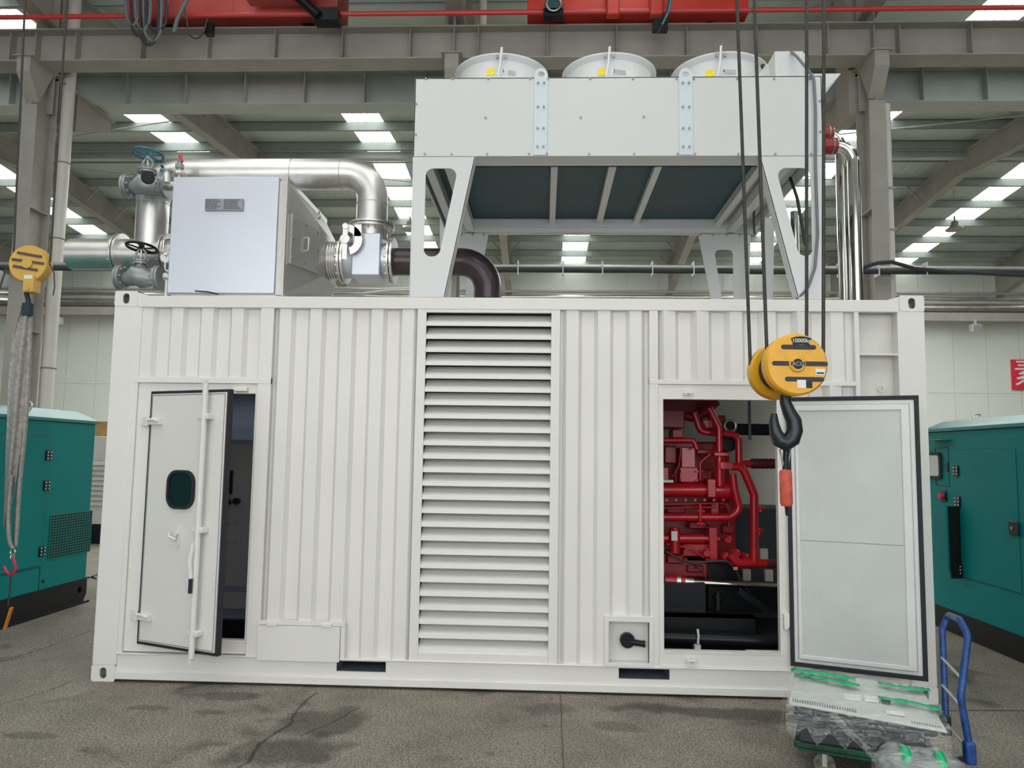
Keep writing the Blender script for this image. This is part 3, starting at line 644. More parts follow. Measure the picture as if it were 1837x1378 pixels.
c = at(1410, 1115, 0); G().box(c.x-.018, -.02, c.z-.055, c.x+.012, .02, c.z+.055).build('latch', WHITE, CT, .004)
c = at(420, 694, 0)
# hatch
g = G(); g.box(1.222, -.012, .18, 1.828, .0, .428); hp = g.build('hatch_cover', WHITE, CT, .002)
G().box(1.215, -.004, .432, 1.862, .03, .462).build('hatch_rim', WHITE, CT); G().box(1.832, -.002, .2, 1.862, .03, .432).build('hatch_rim', WHITE, CT)
for x in (1.325, 1.725): G().box(x-.04, -.02, .424, x+.04, .0, .452).build('hinge', WHITE, hp, .004)
# coupling recess
g = G(); g.prism([rect(3.735, .2, 4.085, .552), rect(3.767, .222, 4.055, .512)], (0, -.006, 0), XX, ZZ, YY, .06); g.build('recess_frame', WHITE, CT, .002)
G().box(3.76, .085, .21, 4.06, .095, .52).build('recess_plate', WHITE, CT); g = G(); g.box(3.765, .01, .215, 4.058, .09, .224); g.box(3.760, .01, .22, 3.767, .09, .515); g.box(4.055, .01, .22, 4.062, .09, .515); g.box(3.765, .01, .512, 4.058, .09, .52); g.build('recess_side', WHITE, CT)
g = G(); g.cyl((3.905, .03, .372), (3.905, .088, .372), .052, n=28); g.torus((3.905, .04, .372), YY, .045, .008, 28, 8); g.cyl((3.93, .05, .360), (4.02, .045, .350), .022, n=14); g.cyl((4.02, .045, .35), (4.03, .045, .35), .025, n=14); g.build('drain_coupling', BLK2, CT)
# ================================================================== inside the container: control cabinet
t = thing('control_cabinet', 'dark control cabinet seen through the gap of the left door', 'cabinet', (1.0, .95, .235))
G().box(.62, .47, .36, 1.36, 1.1, 2.25).build('body', CABD, t, .01)
G().box(.62, .46, 1.78, 1.36, .472, 2.22).build('upper_panel', mat('cabinet_blue_grey', (.30, .36, .50), .4), t)
G().box(.66, .455, .62, 1.33, .47, 1.74).build('panel', CABD2, t); G().box(.66, .44, .45, 1.33, .47, .58).build('lower_panel', CABD2, t)
c = at(411, 864, .45); G().box(c.x-.05, .435, c.z-.10, c.x+.03, .456, c.z+.09).build('meter', BLK2, t)
for q in ((410, 901), (426, 899)): c = at(*q, .45); G().cyl((c.x, .41, c.z), (c.x, .456, c.z), .026, n=14).build('knob', BLK2, t)
for q in ((410, 940), (424, 938), (408, 975), (422, 972), (405, 1010)): c = at(*q, .45); G().cyl((c.x, .445, c.z), (c.x, .456, c.z), .008, n=8).build('indicator', BOLTM, t)
G().box(.6, .44, .24, 1.36, 1.1, .36).build('plinth', BLK2, t)
# ================================================================== engine
E = thing('generator_engine', 'bright red engine with pipework seen through the open right door', 'engine', (4.6, 1.2, .4))
Y0 = .95
def ep(px, py, y=Y0): return at(px, py, y)
def epipe(name, pts, rp, y=Y0, m=RED, n=14, bend=None):
    P = [at(p[0], p[1], p[2] if len(p) > 2 else y) for p in pts]; return G().pipe(P, rp*(y+5.67)/FPX, bend, n).build(name, m, E)
def ebox(name, px0, py0, px1, py1, y, dep, m=RED, bev=.008):
    a = at(px0, py0, y); b = at(px1, py1, y); return G().box(a.x, y, a.z, b.x, y+dep, b.z).build(name, m, E, bev)
ebox('engine_block', 1080, 880, 1322, 1030, 1.25, .6, RED2, .02)
ebox('cylinder_bank', 1080, 790, 1310, 885, 1.35, .5, RED2, .02)
ebox('oil_sump', 1080, 990, 1271, 1038, 1.0, .5, RED2, .02)
epipe('coolant_manifold', [(1060, 879), (1272, 879)], 12.5, .95)
epipe('coolant_manifold', [(1280, 880), (1312, 880)], 16, .98)
ebox('clamp_block', 1269, 859, 1285, 893, .84, .15)
epipe('riser_pipe', [(1291, 872), (1290, 768), (1272, 732)], 6.3, .9)
ebox('riser_flange', 1281, 811, 1309, 819, .83, .12)
epipe('riser_collar', [(1291, 872), (1291, 822)], 8.0, .91)
ebox('side_boss', 1291, 828, 1315, 843, .86, .12)
epipe('coolant_pipe', [(1245, 740), (1256, 774), (1283, 778)], 5.5, 1.05)
epipe('coolant_pipe', [(1296, 778), (1325, 780), (1326, 840)], 6.2, 1.0)
epipe('coolant_pipe', [(1312, 837), (1332, 838), (1353, 888), (1353, 1004)], 7.2, .85, bend=.08)
epipe('coolant_pipe', [(1353, 1003), (1353, 1010), (1320, 1010), (1310, 995)], 8.0, .86, bend=.05)
epipe('coolant_pipe', [(1340, 1010), (1377, 1011)], 7.0, .86)
epipe('rubber_hose', [(1376, 1011), (1398, 1012)], 7.5, .86, HOSE)
epipe('stub_pipe', [(1325, 833), (1350, 832)], 6.5, 1.0)
g = G(); P = [at(x, 832, 1.0) for x in (1347, 1351, 1355, 1359, 1363, 1367, 1371, 1375, 1379, 1383, 1387, 1391)]; g.tube(P, [.040+.006*(i % 2) for i in range(len(P))], 14).build('rubber_hose', HOSE, E)
epipe('return_pipe', [(1314, 850), (1318, 880), (1327, 915), (1310, 928), (1180, 928)], 7.0, .88, bend=.07)
epipe('intake_pipe', [(1180, 790), (1244, 790), (1250, 806)], 4.5, .85, bend=.03)
ebox('rocker_cover', 1219, 838, 1253, 866, .95, .3); ebox('rocker_cover', 1222, 802, 1248, 842, .98, .25); ebox('rocker_cover', 1180, 838, 1200, 866, .95, .3)
ebox('intake_housing', 1180, 735, 1228, 768, 1.2, .4, RED2); ebox('intake_housing', 1206, 770, 1226, 786, 1.0, .2, RED2)
ebox('intake_manifold', 1180, 716, 1282, 748, 1.5, .4, RED2)
epipe('intake_pipe', [(1225, 745), (1246, 750), (1262, 742), (1286, 720)], 8, 1.3, RED2)
ebox('bracket', 1250, 806, 1290, 815, 1.1, .05, RED2); epipe('dipstick_tube', [(1256, 862), (1256, 830), (1275, 814)], 2, .93, RED)
epipe('dipstick_tube', [(1206, 856), (1218, 836), (1222, 800)], 1.6, .93, RED2)
a = at(1310, 764, 1.2); G().cyl(a, a+YY*.15, .055, n=20).build('turbocharger', BLK2, E); G().torus(a, YY, .05, .012, 20, 8).build('clamp_ring', STEEL, E)
ebox('turbo_housing', 1282, 745, 1302, 774, 1.25, .3, RED2)
a = at(1308, 796, 1.1); g = G().cyl(a, a+YY*.2, .07, n=20); g.build('pulley', BLK2, E)
# lower gear: starter, pump, pipes
epipe('starter_motor', [(1180, 966), (1262, 966)], 9, .95, RED); epipe('starter_motor', [(1262, 966), (1290, 967)], 6, .95, RED)
epipe('oil_filter', [(1210, 946), (1210, 992)], 9.5, .9, RED)
a = at(1204, 953, .84); b = at(1215, 970, .84); G().box(a.x, .83, b.z, b.x, .836, a.z).build('label_plate', PAPER, E)
ebox('gear_cover', 1272, 946, 1288, 1006, .9, .3); ebox('gear_case', 1225, 975, 1275, 1008, 1.0, .3)
for (px, py, r) in ((1304, 968, 8), (1318, 994, 10), (1300, 998, 8), (1266, 992, 9), (1336, 998, 6)):
    c = at(px, py, .95); rr = r*6.62/FPX; G().lathe([(0, -.05), (rr*.6, -.05), (rr, -.03), (rr, .05), (rr*.7, .08), (0, .08)], c, YY, 16).build('pump_boss', RED, E)
for (px, py) in ((1258, 918), (1256, 940), (1364, 912), (1362, 952)):
    c = at(px, py, .84); g = G().cyl(c-XX*.03, c+XX*.03, .016, n=10); g.cyl(c-ZZ*.03, c+ZZ*.02, .012, n=8); g.build('valve_tap', RED, E)
epipe('drain_pipe', [(1256, 935), (1256, 905)], 3, .84, RED)
for z in (905, 912): epipe('fuel_line', [(1180, z), (1285, z-2)], 2.2, .93, RED2)
ebox('block_rib', 1275, 900, 1290, 925, 1.0, .2)
ebox('label_plate', 1190, 861, 1208, 866, .86, .01, PAPER, 0)
P = [at(*p) for p in ((1195, 990, .8), (1220, 1004, .78), (1245, 1011, .78), (1275, 1007, .78), (1305, 1006, .78), (1318, 1020, .8), (1330, 1045, .85), (1342, 1062, .9))]
G().tube(fillet(P, .1, 4), .011, 8).build('wiring_loom', CABLE, E); P = [at(*p) for p in ((1238, 1008, .8), (1258, 1024, .82), (1270, 1045, .85))]; G().tube(P, .006, 6).build('wiring_loom', CABLE, E)
c = at(1319, 1020, .78); G().box(c.x-.015, c.y, c.z-.012, c.x+.02, c.y+.01, c.z+.012).build('cable_tag', SAFEO, E)
for i in range(6):
    epipe('injector_line', [(1196+15*i, 868, .98), (1199+15*i, 850-4*(i % 2), .97), (1208+15*i, 846, 1.1)], 1.5, m=RED2)
for (x0_, y0_, x1_, y1_, d_) in ((1192, 800, 1214, 832, 1.05), (1256, 842, 1280, 866, 1.12), (1196, 908, 1230, 922, 1.15), (1236, 936, 1268, 950, 1.1), (1290, 900, 1312, 914, 1.12), (1296, 942, 1318, 958, 1.15), (1196, 996, 1226, 1012, .95), (1232, 1014, 1262, 1028, .97), (1258, 752, 1280, 770, 1.2)):
    ebox('casting_lug', x0_, y0_, x1_, y1_, d_, .12, RED if (x0_ % 4) else RED2, .012)
for (px, py) in ((1222, 846), (1250, 846), (1222, 862), (1250, 862), (1284, 815), (1305, 815), (1276, 952), (1284, 1000), (1230, 985), (1268, 985), (1230, 1003), (1268, 1003), (1200, 1003), (1250, 1020)):
    c = at(px, py, .92); G().cyl(c-YY*.03, c+YY*.05, .010, n=6).build('engine_bolt', RED, E)
epipe('breather_pipe', [(1262, 905), (1300, 903), (1308, 915), (1308, 945)], 3.2, 1.05, RED2, bend=.04)
epipe('oil_line', [(1196, 976), (1240, 984), (1262, 1000)], 1.8, .9, RED)
for i in range(7):
    a = at(1196+17*i, 897, .90); G().cyl(a, a+YY*.04, .012, n=8).build('bolt_boss', RED, E)
# coolant line and skid
t = thing('coolant_line', 'polished steel pipe with a red coupling running under the red engine', 'pipe', at(1290, 1047, .75))
G().cyl(at(1240, 1045, .78), at(1420, 1052, .78), .026, n=16).build('pipe', CHROME, t)
G().cyl(at(1192, 1041, .78), at(1228, 1043, .78), .043, n=18).build('coupling', RED, t); G().cyl(at(1228, 1043, .78), at(1244, 1045, .78), .034, n=18).build('clamp', STEEL, t)
G().cyl(at(1213, 1042, .78), at(1220, 1042.5, .78), .047, n=18).build('clamp', STEEL, t)
t = thing('engine_skid', 'black steel skid frame carrying the red engine inside the container', 'skid', (4.3, 1.2, .235))
z = at(1250, 1101, .6).z; g = G(); g.box(2.0, .55, .33, 4.95, .62, z); g.box(2.0, .55, z-.02, 4.95, .72, z); g.build('side_rail', BLK2, t)
G().box(2.0, 1.7, .235, 5.2, 1.78, z).build('side_rail', BLK2, t); G().box(2.0, .62, .235, 4.9, 1.7, .3).build('deck', BLK2, t)
G().cyl(at(1190, 1143, .4), at(1400, 1152, .4), .05, n=18).build('drain_pipe', BLK2, t)
a = at(1252, 1150, .33); g = G(); g.box(a.x-.025, .32, .235, a.x+.02, .40, a.z-.03); g.tube([(a.x, .33, a.z-.02), (a.x+.005, .33, a.z+.04), (a.x, .34, a.z+.085)], .009, 8); g.build('pipe_bracket', WHITE2, t)
a = at(1288, 1078, .72); g = G(); g.cyl(a-ZZ*.07, a+ZZ*.02, .035, n=18); g.cyl(a+ZZ*.02, a+ZZ*.045, .05, n=18); g.cyl(a+ZZ*.045, a+ZZ*.07, .03, n=18); g.build('vibration_mount', BLK2, t)
ebx = lambda *a: None
g = G(); a = at(1270, 1012, 1.1); b = at(1395, 1100, 1.1); g.box(a.x, 1.1, b.z, b.x, 1.16, a.z-.16); g.box(a.x, 1.1, a.z-.16, a.x+.25, 1.16, a.z); g.build('mount_plate', BLK2, t)
g = G(); g.box(2.0, .7, z, 4.6, .78, z+.22); g.build('engine_bearer', BLK2, t)
G().bar(at(1325, 1060, .7), at(1385, 1100, .7), .05, .05).build('brace', BLK2, t)
t = thing('radiator_tank', 'dark grey steel tank behind the red pipes at the right end of the container', 'tank', (5.2, 1.6, .235))
a = at(1318, 911, 1.6); b = at(1420, 985, 1.6); G().box(a.x, 1.6, .235, 5.6, 2.2, a.z).build('body', mat('tank_grey', (.055, .06, .07), .5), t, .01)
for (px, py) in ((1371, 995), (1307, 1030), (1340, 1032), (1380, 1033), (1376, 1070)):
    a = at(px, py, 1.55); G().box(a.x-.035, 1.55, a.z-.05, a.x+.035, 1.6, a.z+.05).build('pale_bracket', INW, t)
t = thing('exhaust_duct', 'black horizontal duct beside the engine with a grey hanger rod', 'duct', at(1350, 770, 1.3))
a = at(1318, 770, 1.3); G().box(a.x, 1.3, a.z-.05, 5.9, 1.42, a.z+.05).build('duct', BLK2, t, .01)
a = at(1345, 783, 1.28); G().cyl(a-ZZ*.03, (a.x, 1.28, 2.83), .014, n=8).build('hanger_rod', GCABLE, t)
# ================================================================== exhaust heat exchanger on the roof
ZR = H_-.034
HX = thing('heat_exchanger', 'square stainless steel exhaust heat exchanger with tapered outlet on the container roof', 'heat exchanger', (.73, .8, ZR))
x0, x1 = .298, 1.158; zb_, zt_ = 2.925, 3.872
g = G(); g.box(x0, .20, zb_, x1, 1.30, zt_); g.build('body', STEELB, HX, .006)
g = G(); g.box(x1, .215, zb_-.01, x1+.06, 1.285, zt_-.03); g.build('end_frame', STEELC, HX, .003); g = G(); g.box(x1+.06, .19, zb_-.02, x1+.075, 1.31, zt_-.0); g.build('end_flange', STEELC, HX, .002)
for y_ in (.23, 1.22): G().box(x0+.02, y_, ZR+.002, x1+.05, y_+.06, zb_).build('foot', STEELC, HX)
xa, xb = x1+.075, 1.435; yc, zc_ = .76, 3.342
A4 = [(xa, .22, zb_), (xa, 1.28, zb_), (xa, 1.28, 3.83), (xa, .22, 3.83)]
B4 = [(xb, yc-.19, zc_-.19), (xb, yc+.19, zc_-.19), (xb, yc+.19, zc_+.19), (xb, yc-.19, zc_+.19)]
G().add([*A4, *B4], [(0, 1, 5, 4), (1, 2, 6, 5), (2, 3, 7, 6), (3, 0, 4, 7), (3, 2, 1, 0), (4, 5, 6, 7)]).build('cone', STEELC, HX, .003)
# access panel lying on the near slanted face of the cone
def onface(s, q):   # s along, q height 0..1
    a = V(A4[0]).lerp(V(A4[3]), q); b = V(B4[0]).lerp(V(B4[3]), q); return a.lerp(b, s)
nrm = (V(A4[3])-V(A4[0])).cross(V(B4[0])-V(A4[0])).normalized()
if nrm.y > 0: nrm = -nrm
Pq = [onface(.05, .27), onface(.80, .10), onface(.80, .84), onface(.05, .73)]
ap = G().add([p for p in Pq]+[p+nrm*.03 for p in Pq], [(0, 3, 2, 1), (4, 5, 6, 7), (0, 1, 5, 4), (1, 2, 6, 5), (2, 3, 7, 6), (3, 0, 4, 7)]).build('access_panel', STEELC, HX, .003)
for s_, q_ in ((.12, .68), (.72, .76), (.4, .72), (.12, .32), (.72, .20), (.4, .27), (.74, .48), (.10, .5)):
    p = onface(s_, q_)+nrm*.03; G().cyl(p, p+nrm*.01, .010, n=6).build('bolt', BOLTM, ap)
p1, p2 = onface(.42, .42)+nrm*.03, onface(.42, .58)+nrm*.03; G().tube(fillet([p1, p1+nrm*.035, p2+nrm*.035, p2], .02, 3), .006, 8).build('handle', STEEL, ap)
a = at(402, 367, .19); text_rows = G()
a0 = at(369, 357, .19); b0_ = at(436, 378, .19); pl = G().box(a0.x, .18, b0_.z, b0_.x, .20, a0.z).build('nameplate', mat('nameplate_grey', (.30, .31, .33), .4, .5), HX, .002); pl['label'] = 'engraved grey nameplate'
g = G()
for r_ in range(6):
    z = a0.z-.012-r_*.0135
    for (u0, u1) in ((.02, .42), (.5, .95)):
        x = a0.x+(b0_.x-a0.x)*u0; xe = a0.x+(b0_.x-a0.x)*(u1-random.uniform(0, .1))
        while x < xe:
            l = random.uniform(.006, .02); g.box(x, .1785, z-.003, min(x+l, xe), .18, z+.003); x += l+.004
g.build('engraving', INK, pl)
for px, py in ((519, 325), (573, 386)):
    c = at(px, py, .75); G().torus(c, XX+YY*.6, .03, .008, 16, 8).build('lifting_eye', STEEL, HX)
G().tube([at(350, 522, .14), at(375, 524, .14), at(392, 528, .16)], .006, 6).build('bracket_rod', BLK2, HX)
# pipe between box and tee etc
YP = .75
EX = thing('exhaust_bypass', 'silver stainless bypass pipework arching over and behind the exhaust heat exchanger', 'pipework', (.7, YP, ZR))
c0 = at(578, 468, YP); c1 = at(612, 468, YP); zc2 = c0.z
xt0, xt1 = at(618, 468, YP).x, at(704, 468, YP).x
g = G(); g.cyl((1.42, YP, zc2), (xt0, YP, zc2), .15, n=28); 
for i in range(5): g.torus((1.445+i*.022, YP, zc2), XX, .157, .008, 28, 6)
g.build('bellows', STEEL, EX)
def flanges(xc, ax=XX, c=None, Rf=.195, nb=14):
    c = c if c is not None else V((xc, YP, zc2)); f1 = G().fl(c-V(ax)*.014, ax, Rf, .018, nb, .009, Rf*.87, .02).build('flange', STEEL, EX); G().fl(c+V(ax)*.014, ax, Rf, .018, 0).build('flange', STEEL, EX)
flanges(xt0); flanges(xt1+.0)
g = G(); g.box(xt0+.10, YP-.165, zc2-.165, xt1-.07, YP+.165, zc2+.20); g.cyl((xt0, YP, zc2), (xt1, YP, zc2), .15, n=28); g.build('valve_body', STEELB, EX, .012)
xr = at(667, 400, YP).x; zf = at(667, 408, YP).z
flanges(0, ZZ, V((xr, YP, zf)), .195, 14)
g = G(); g.cyl((xr, YP, zc2+.2), (xr, YP, zf), .14, n=28); g.build('neck', STEEL, EX)
# quadrant actuator
c = at(622, 430, YP-.22); g = G()
g.prism([[(.13*cos(a), .13*sin(a)) for a in [R(-75+15*i) for i in range(12)]]+[(.07*cos(a), .07*sin(a)) for a in [R(90-15*i) for i in range(12)]]], c, XX, ZZ, YY, .008); g.box(c.x+.06, c.y, c.z+.03, c.x+.12, c.y+.01, c.z+.13)
g.cyl(c-YY*.03+XX*-.01, c+YY*.08+XX*-.01, .04, n=18); g.box(c.x-.03, c.y-.02, c.z-.17, c.x+.01, c.y-.01, c.z+.12); g.cyl(c+V((-.01, -.03, .11)), c+V((-.01, .0, .11)), .024, n=14)
g.build('damper_lever', STEEL, EX)
zt2 = at(500, 313, YP).z; rp = .133; xl = at(274, 380, YP).x; zl = at(250, 457, YP).z
G().tube(fillet([(xr, YP, zf), (xr, YP, zt2), (xl, YP, zt2), (xl, YP, zl)], .27, 14), rp, 32, caps=False).build('bypass_pipe', STEEL, EX)
for (c, ax) in (((xr, YP, zt2-.27), ZZ), ((xr-.27, YP, zt2), XX), ((xl+.27, YP, zt2), XX), ((xr-.7, YP, zt2), XX), ((xl, YP, zt2-.27), ZZ)): G().torus(c, ax, rp+.0005, .003, 32, 6).build('weld', STEELC, EX)
xo = at(130, 457, YP).x
g = G(); g.tube([(xo, YP, zl), (x0, YP, zl)], .135, 32, caps=False); g.tube([(xo, YP, zl), (x0, YP, zl)], .130, 32, caps=False); g.build('outlet_pipe', STEEL, EX)
flanges(at(216, 457, YP).x, XX, V((at(218, 457, YP).x, YP, zl)), .18, 12); flanges(0, XX, V((at(303, 457, YP).x, YP, zl)), .18, 12)
# brown elbow
t = thing('exhaust_elbow', 'dark brown painted steel elbow pipe turning down into the container roof', 'pipe', (2.7, YP, ZR))
zq = at(760, 470, YP).z; xe = at(875, 500, YP).x; br = .118
G().tube(fillet([(xt1+.03, YP, zq), (xe, YP, zq), (xe, YP, ZR-.02)], .33, 18), br, 32).build('pipe', BROWN, t)
for (c, ax) in (((xe-.33, YP, zq), XX), ((xe, YP, zq-.33), ZZ)): G().torus(c, ax, br+.001, .005, 32, 6).build('weld', BROWN, t)
# conduits on roof behind
for lab, pts, r in (('bright steel conduit lying along the container roof behind the heat exchanger', [at(600, 518, 1.6), at(680, 519, 1.6), at(740, 517, 1.6)], .018), ('long bent steel conduit on the container roof, lower of the pair', [at(598, 527, 1.5), at(650, 527, 1.5), at(700, 521, 1.5), at(742, 520, 1.5)], .018)):
    tag(G().tube(pts, r, 10).build('roof_conduit', STEEL), lab, 'conduit')
# ---------------- valves
def handwheel(c, Rm, m, parent, name='handwheel', tilt=(0, 0, 1)):
    u, v = ax2(tilt); c = V(c); g = G(); g.torus(c, tilt, Rm, .011, 28, 8)
    for i in range(5): a = 2*pi*i/5+.3; g.tube([c-V(tilt).normalized()*.01, c+(u*cos(a)+v*sin(a))*Rm], .007, 6)
    g.cyl(c-V(tilt).normalized()*.02, c+V(tilt).normalized()*.02, .022, n=12); return g.build(name, m, parent)
def globe_valve(c, lab, wm, wheel_z, tiltx=0.0, Yv=.45):
    t = thing('globe_valve', lab, 'valve', c); c = V(c); g = G()
    dx = .150
    P = [c+V((-dx+.02, 0, -.02)), c+V((-.09, 0, -.03)), c+V((-.04, 0, .0)), c+V((.03, 0, -.02)), c+V((.09, 0, -.03)), c+V((dx-.02, 0, -.02))]
    g.tube(P, [.050, .062, .088, .092, .065, .050], 18); g.cyl(c+V((0, 0, .0)), c+V((0, 0, .095)), .052, .045, 18)
    g.build('body', CAST, t)
    for sx in (-1, 1):
        for k, q in enumerate((dx, dx+.024)): G().fl(c+V((sx*q, 0, -.02)), XX, .100, .020, 8 if k == 0 else 0, .011, .080, .022).build('flange', CAST, t)
    g = G().cyl(c+ZZ*.09, c+ZZ*.105, .075, n=24); g.cyl(c+ZZ*.11, c+ZZ*.122, .075, n=24)
    for i in range(6): a = 2*pi*i/6; q = c+V((cos(a)*.06, sin(a)*.06, .08)); g.cyl(q, q+ZZ*.055, .009, n=6)
    g.build('bonnet', CAST, t)
    yk = G()
    for sx in (-1, 1): yk.tube([c+V((sx*.02, 0, .12)), c+V((sx*.042, 0, .155)), c+V((sx*.042, 0, .185)), c+V((sx*.015, 0, .22))], .010, 8)
    yk.cyl(c+ZZ*.21, c+ZZ*.235, .022, n=12); yk.cyl(c+ZZ*.12, c+ZZ*.15, .016, n=10); yk.build('yoke', CAST, t)
    G().cyl(c+ZZ*.13, V((c.x, c.y, wheel_z+.01)), .009, n=10).build('spindle', STEEL, t)
    handwheel((c.x, c.y, wheel_z), .118, wm, t, tilt=(0.06, .12, 1)); return t
c = at(263, 330, .45); t = globe_valve(c, 'grey globe valve with teal handwheel, upper one left of the heat exchanger', TEALW, at(265, 277, .45).z)
c = at(251, 494, .45); t = globe_valve(c, 'grey globe valve with black handwheel, lower one above the container corner', BLK2, at(258, 444, .45).z)
text('cast_mark', '25', .035, (c.x+.01, c.y-.083, c.z-.02), INK, t, ext=.001)
# stubs between valves and exchanger + frame support
for py in (333, 497):
    c = at(300, py, .45); tag(G().cyl((c.x-.02, .45, c.z), (x0+.01, .45, c.z), .04, n=18).build('inlet_stub', STEEL), ('upper' if py < 400 else 'lower')+' short steel stub pipe joining a grey globe valve to the heat exchanger', 'pipe')
c = at(270, 319, .22); t = thing('dial_thermometer', 'round black dial gauge facing left in front of the upper globe valve', 'gauge', c)
G().lathe([(0, .0), (.048, .0), (.052, .008), (.052, .03), (0, .032)], c-V((.01, .02, 0)), V((-.55, 1, 0)), 28).build('dial', BLK2, t); G().tube([c+V((.04, .04, 0)), at(305, 335, .4)], .009, 8).build('stem', STEEL, t)
c = at(299, 318, .42); t = thing('strainer_pot', 'small stainless strainer pot with clamp beside the upper globe valve', 'strainer', c)
G().cyl(c-ZZ*.05, c+ZZ*.05, .04, n=20).build('pot', STEEL, t); G().fl(c+ZZ*.05, ZZ, .055, .014, 6, .006, .046, .012).build('lid', CAST, t); G().cyl(c+V((-.02, 0, .06)), c+V((-.05, 0, .10)), .01, n=8).build('clamp', BLK2, t)
c = at(322, 308, .45); t = thing('ball_valve', 'small ball valve with a red lever on top of the heat exchanger', 'valve', c)
G().fl(c-ZZ*.02, ZZ, .06, .014, 6, .006, .05, .01).build('flange', STEEL, t); G().cyl(c-ZZ*.13, c+ZZ*.08, .018, n=12).build('stem', STEEL, t); G().box(c.x-.03, c.y-.03, c.z+.02, c.x+.03, c.y+.03, c.z+.07).build('body', CAST, t, .012)
G().tube([c+V((.01, -.03, .14)), c+V((.035, -.035, .07))], .012, 8).build('lever', HOOKR, t); G().cyl(c+ZZ*.08, c+ZZ*.15, .022, .014, 10).build('nipple', BOLTM, t)
c = at(297, 461, .40); t = thing('pressure_gauge', 'round pressure gauge with white face beside the lower globe valve', 'gauge', c)
G().lathe([(0, .03), (.045, .03), (.05, .0), (.045, -.004), (.043, .004)], c, YY, 24).build('case', STEEL, t); G().cyl(c+YY*.002, c+YY*.01, .043, n=24).build('face', PAPER, t); G().bar(c-YY*.001, c+V((.02, -.001, .025)), .003, .003).build('needle', INK, t)
G().tube(fillet([c-ZZ*.045, c-ZZ*.12, (x0+.01, .4, c.z-.12)], .03, 4), .008, 8).build('stem', STEEL, t)
t = thing('sight_tube', 'thin chrome bent tube against the left edge of the heat exchanger', 'tube', at(298, 440, .4)); G().tube(fillet([at(305, 428, .4), at(294, 430, .4), at(292, 455, .4), at(300, 458, .4)], .02, 4), .007, 8).build('tube', CHROME, t)
t = thing('support_stand', 'white steel foot supporting the valves at the container roof edge', 'stand', at(297, 527, .3)); c = at(298, 525, .3); G().cyl((c.x, .3, ZR-.01), (c.x, .3, c.z+.10), .012, n=8).build('post', PAPER, t); G().box(c.x-.04, .27, ZR-.01, c.x+.05, .33, ZR+.012).build('base', PAPER, t)
# ================================================================== dry cooler
DC = thing('dry_cooler', 'large white dry cooler with three roof fans standing on four legs on the container', 'cooler', (3.8, 1.0, ZR))
cx0, cx1, cz0, cz1, cy1 = 2.262, 5.36, 3.957, 4.583, 2.05
g = G(); g.box(cx0, 0, cz0, cx1, .012, cz1); g.box(cx0, cy1-.012, cz0, cx1, cy1, cz1); g.box(cx0, 0, cz0, cx0+.012, cy1, cz1); g.box(cx1-.012, 0, cz0, cx1, cy1, cz1)
tops = [V((cx0+.62, 1.0)), V((cx0+1.55, 1.0)), V((cx0+2.48, 1.0))]
fx = [at(900, 137, 1.0).x, at(1092, 137, 1.0).x, at(1289, 137, 1.0).x]; fr_ = .41
g.prism([rect(cx0, 0, cx1, cy1)]+[[(x+fr_*.97*cos(a), 1.0+fr_*.97*sin(a)) for a in [2*pi*i/40 for i in range(40)]] for x in fx], (0, 0, cz1-.012), XX, YY, ZZ, .012)
g.build('casing', COOLW, DC, .003)
# underside frame + coil
zcl = cz0+.10
g = G(); g.box(cx0+.01, .01, cz0, cx1-.01, .22, cz0+.03); g.box(cx0+.01, .20, cz0, cx1-.01, .22, zcl); g.build('front_lip', COOLW, DC)
cxr = at(1365, 283, .22).x; 
G().box(cx0+.1, .22, zcl, cxr, 1.9, zcl+.12).build('coil', COIL, DC)
g = G(); g.box(cx0+.01, 1.88, cz0+.02, cx1-.01, 1.93, zcl+.05); g.box(cx0+.01, 1.93, cz0-.02, cx1-.01, 2.03, cz0+.02); g.box(cx0+.01, 1.96, cz0-.02, cx1-.01, 1.97, cz0+.12); g.build('rear_beam', COOLW, DC)
for (a, b, wd_) in (((995, 287), (988, 393), .055), ((1102, 285), (1072, 413), .06), ((1186, 285), (1143, 393), .055)):
    p = at(a[0], a[1], .22); x = p.x; G().box(x-wd_/2, .2, zcl-.05, x+wd_/2, 1.95, zcl).build('coil_beam', COOLW, DC)
g = G(); g.box(cxr, .2, cz0+.03, cxr+.06, 1.95, zcl+.02); g.box(cxr+.14, .2, cz0-.02, cxr+.22, 1.95, cz0+.08); g.box(cxr+.06, .2, zcl, cx1-.02, 1.95, zcl+.02); g.build('side_beam', COOLW, DC)
g = G(); g.box(cx0+.05, .2, cz0, cx0+.12, 1.95, zcl); g.box(cx0+.22, .2, cz0-.02, cx0+.30, 1.95, zcl-.02); g.build('side_beam', COOLW, DC)
# legs
def leg(outer, inner, Y, th, name='leg'):
    g = G(); g.prism([outer, roundpoly(inner, .06, 6)], (0, Y, 0), XX, ZZ, YY, th); return g.build(name, COOLW, DC, .002)
oL = [(2.262, cz0-.004), (2.744, cz0-.004), (2.532, ZR), (2.270, ZR)]; iL = [(2.365, 3.862), (2.612, 3.862), (2.480, 3.175), (2.365, 3.175)]
leg(oL, iL, .0, .012); G().box(2.262, .012, ZR, 2.27, .14, cz0).build('leg_flange', COOLW, DC)
G().add([(2.744, 0, cz0), (2.744, .10, cz0), (2.532, .10, ZR), (2.532, 0, ZR), (2.736, 0, cz0), (2.736, .10, cz0), (2.524, .10, ZR), (2.524, 0, ZR)], [(0, 1, 2, 3), (7, 6, 5, 4), (0, 3, 7, 4), (1, 5, 6, 2), (0, 4, 5, 1), (3, 2, 6, 7)]).build('leg_flange', COOLW, DC)
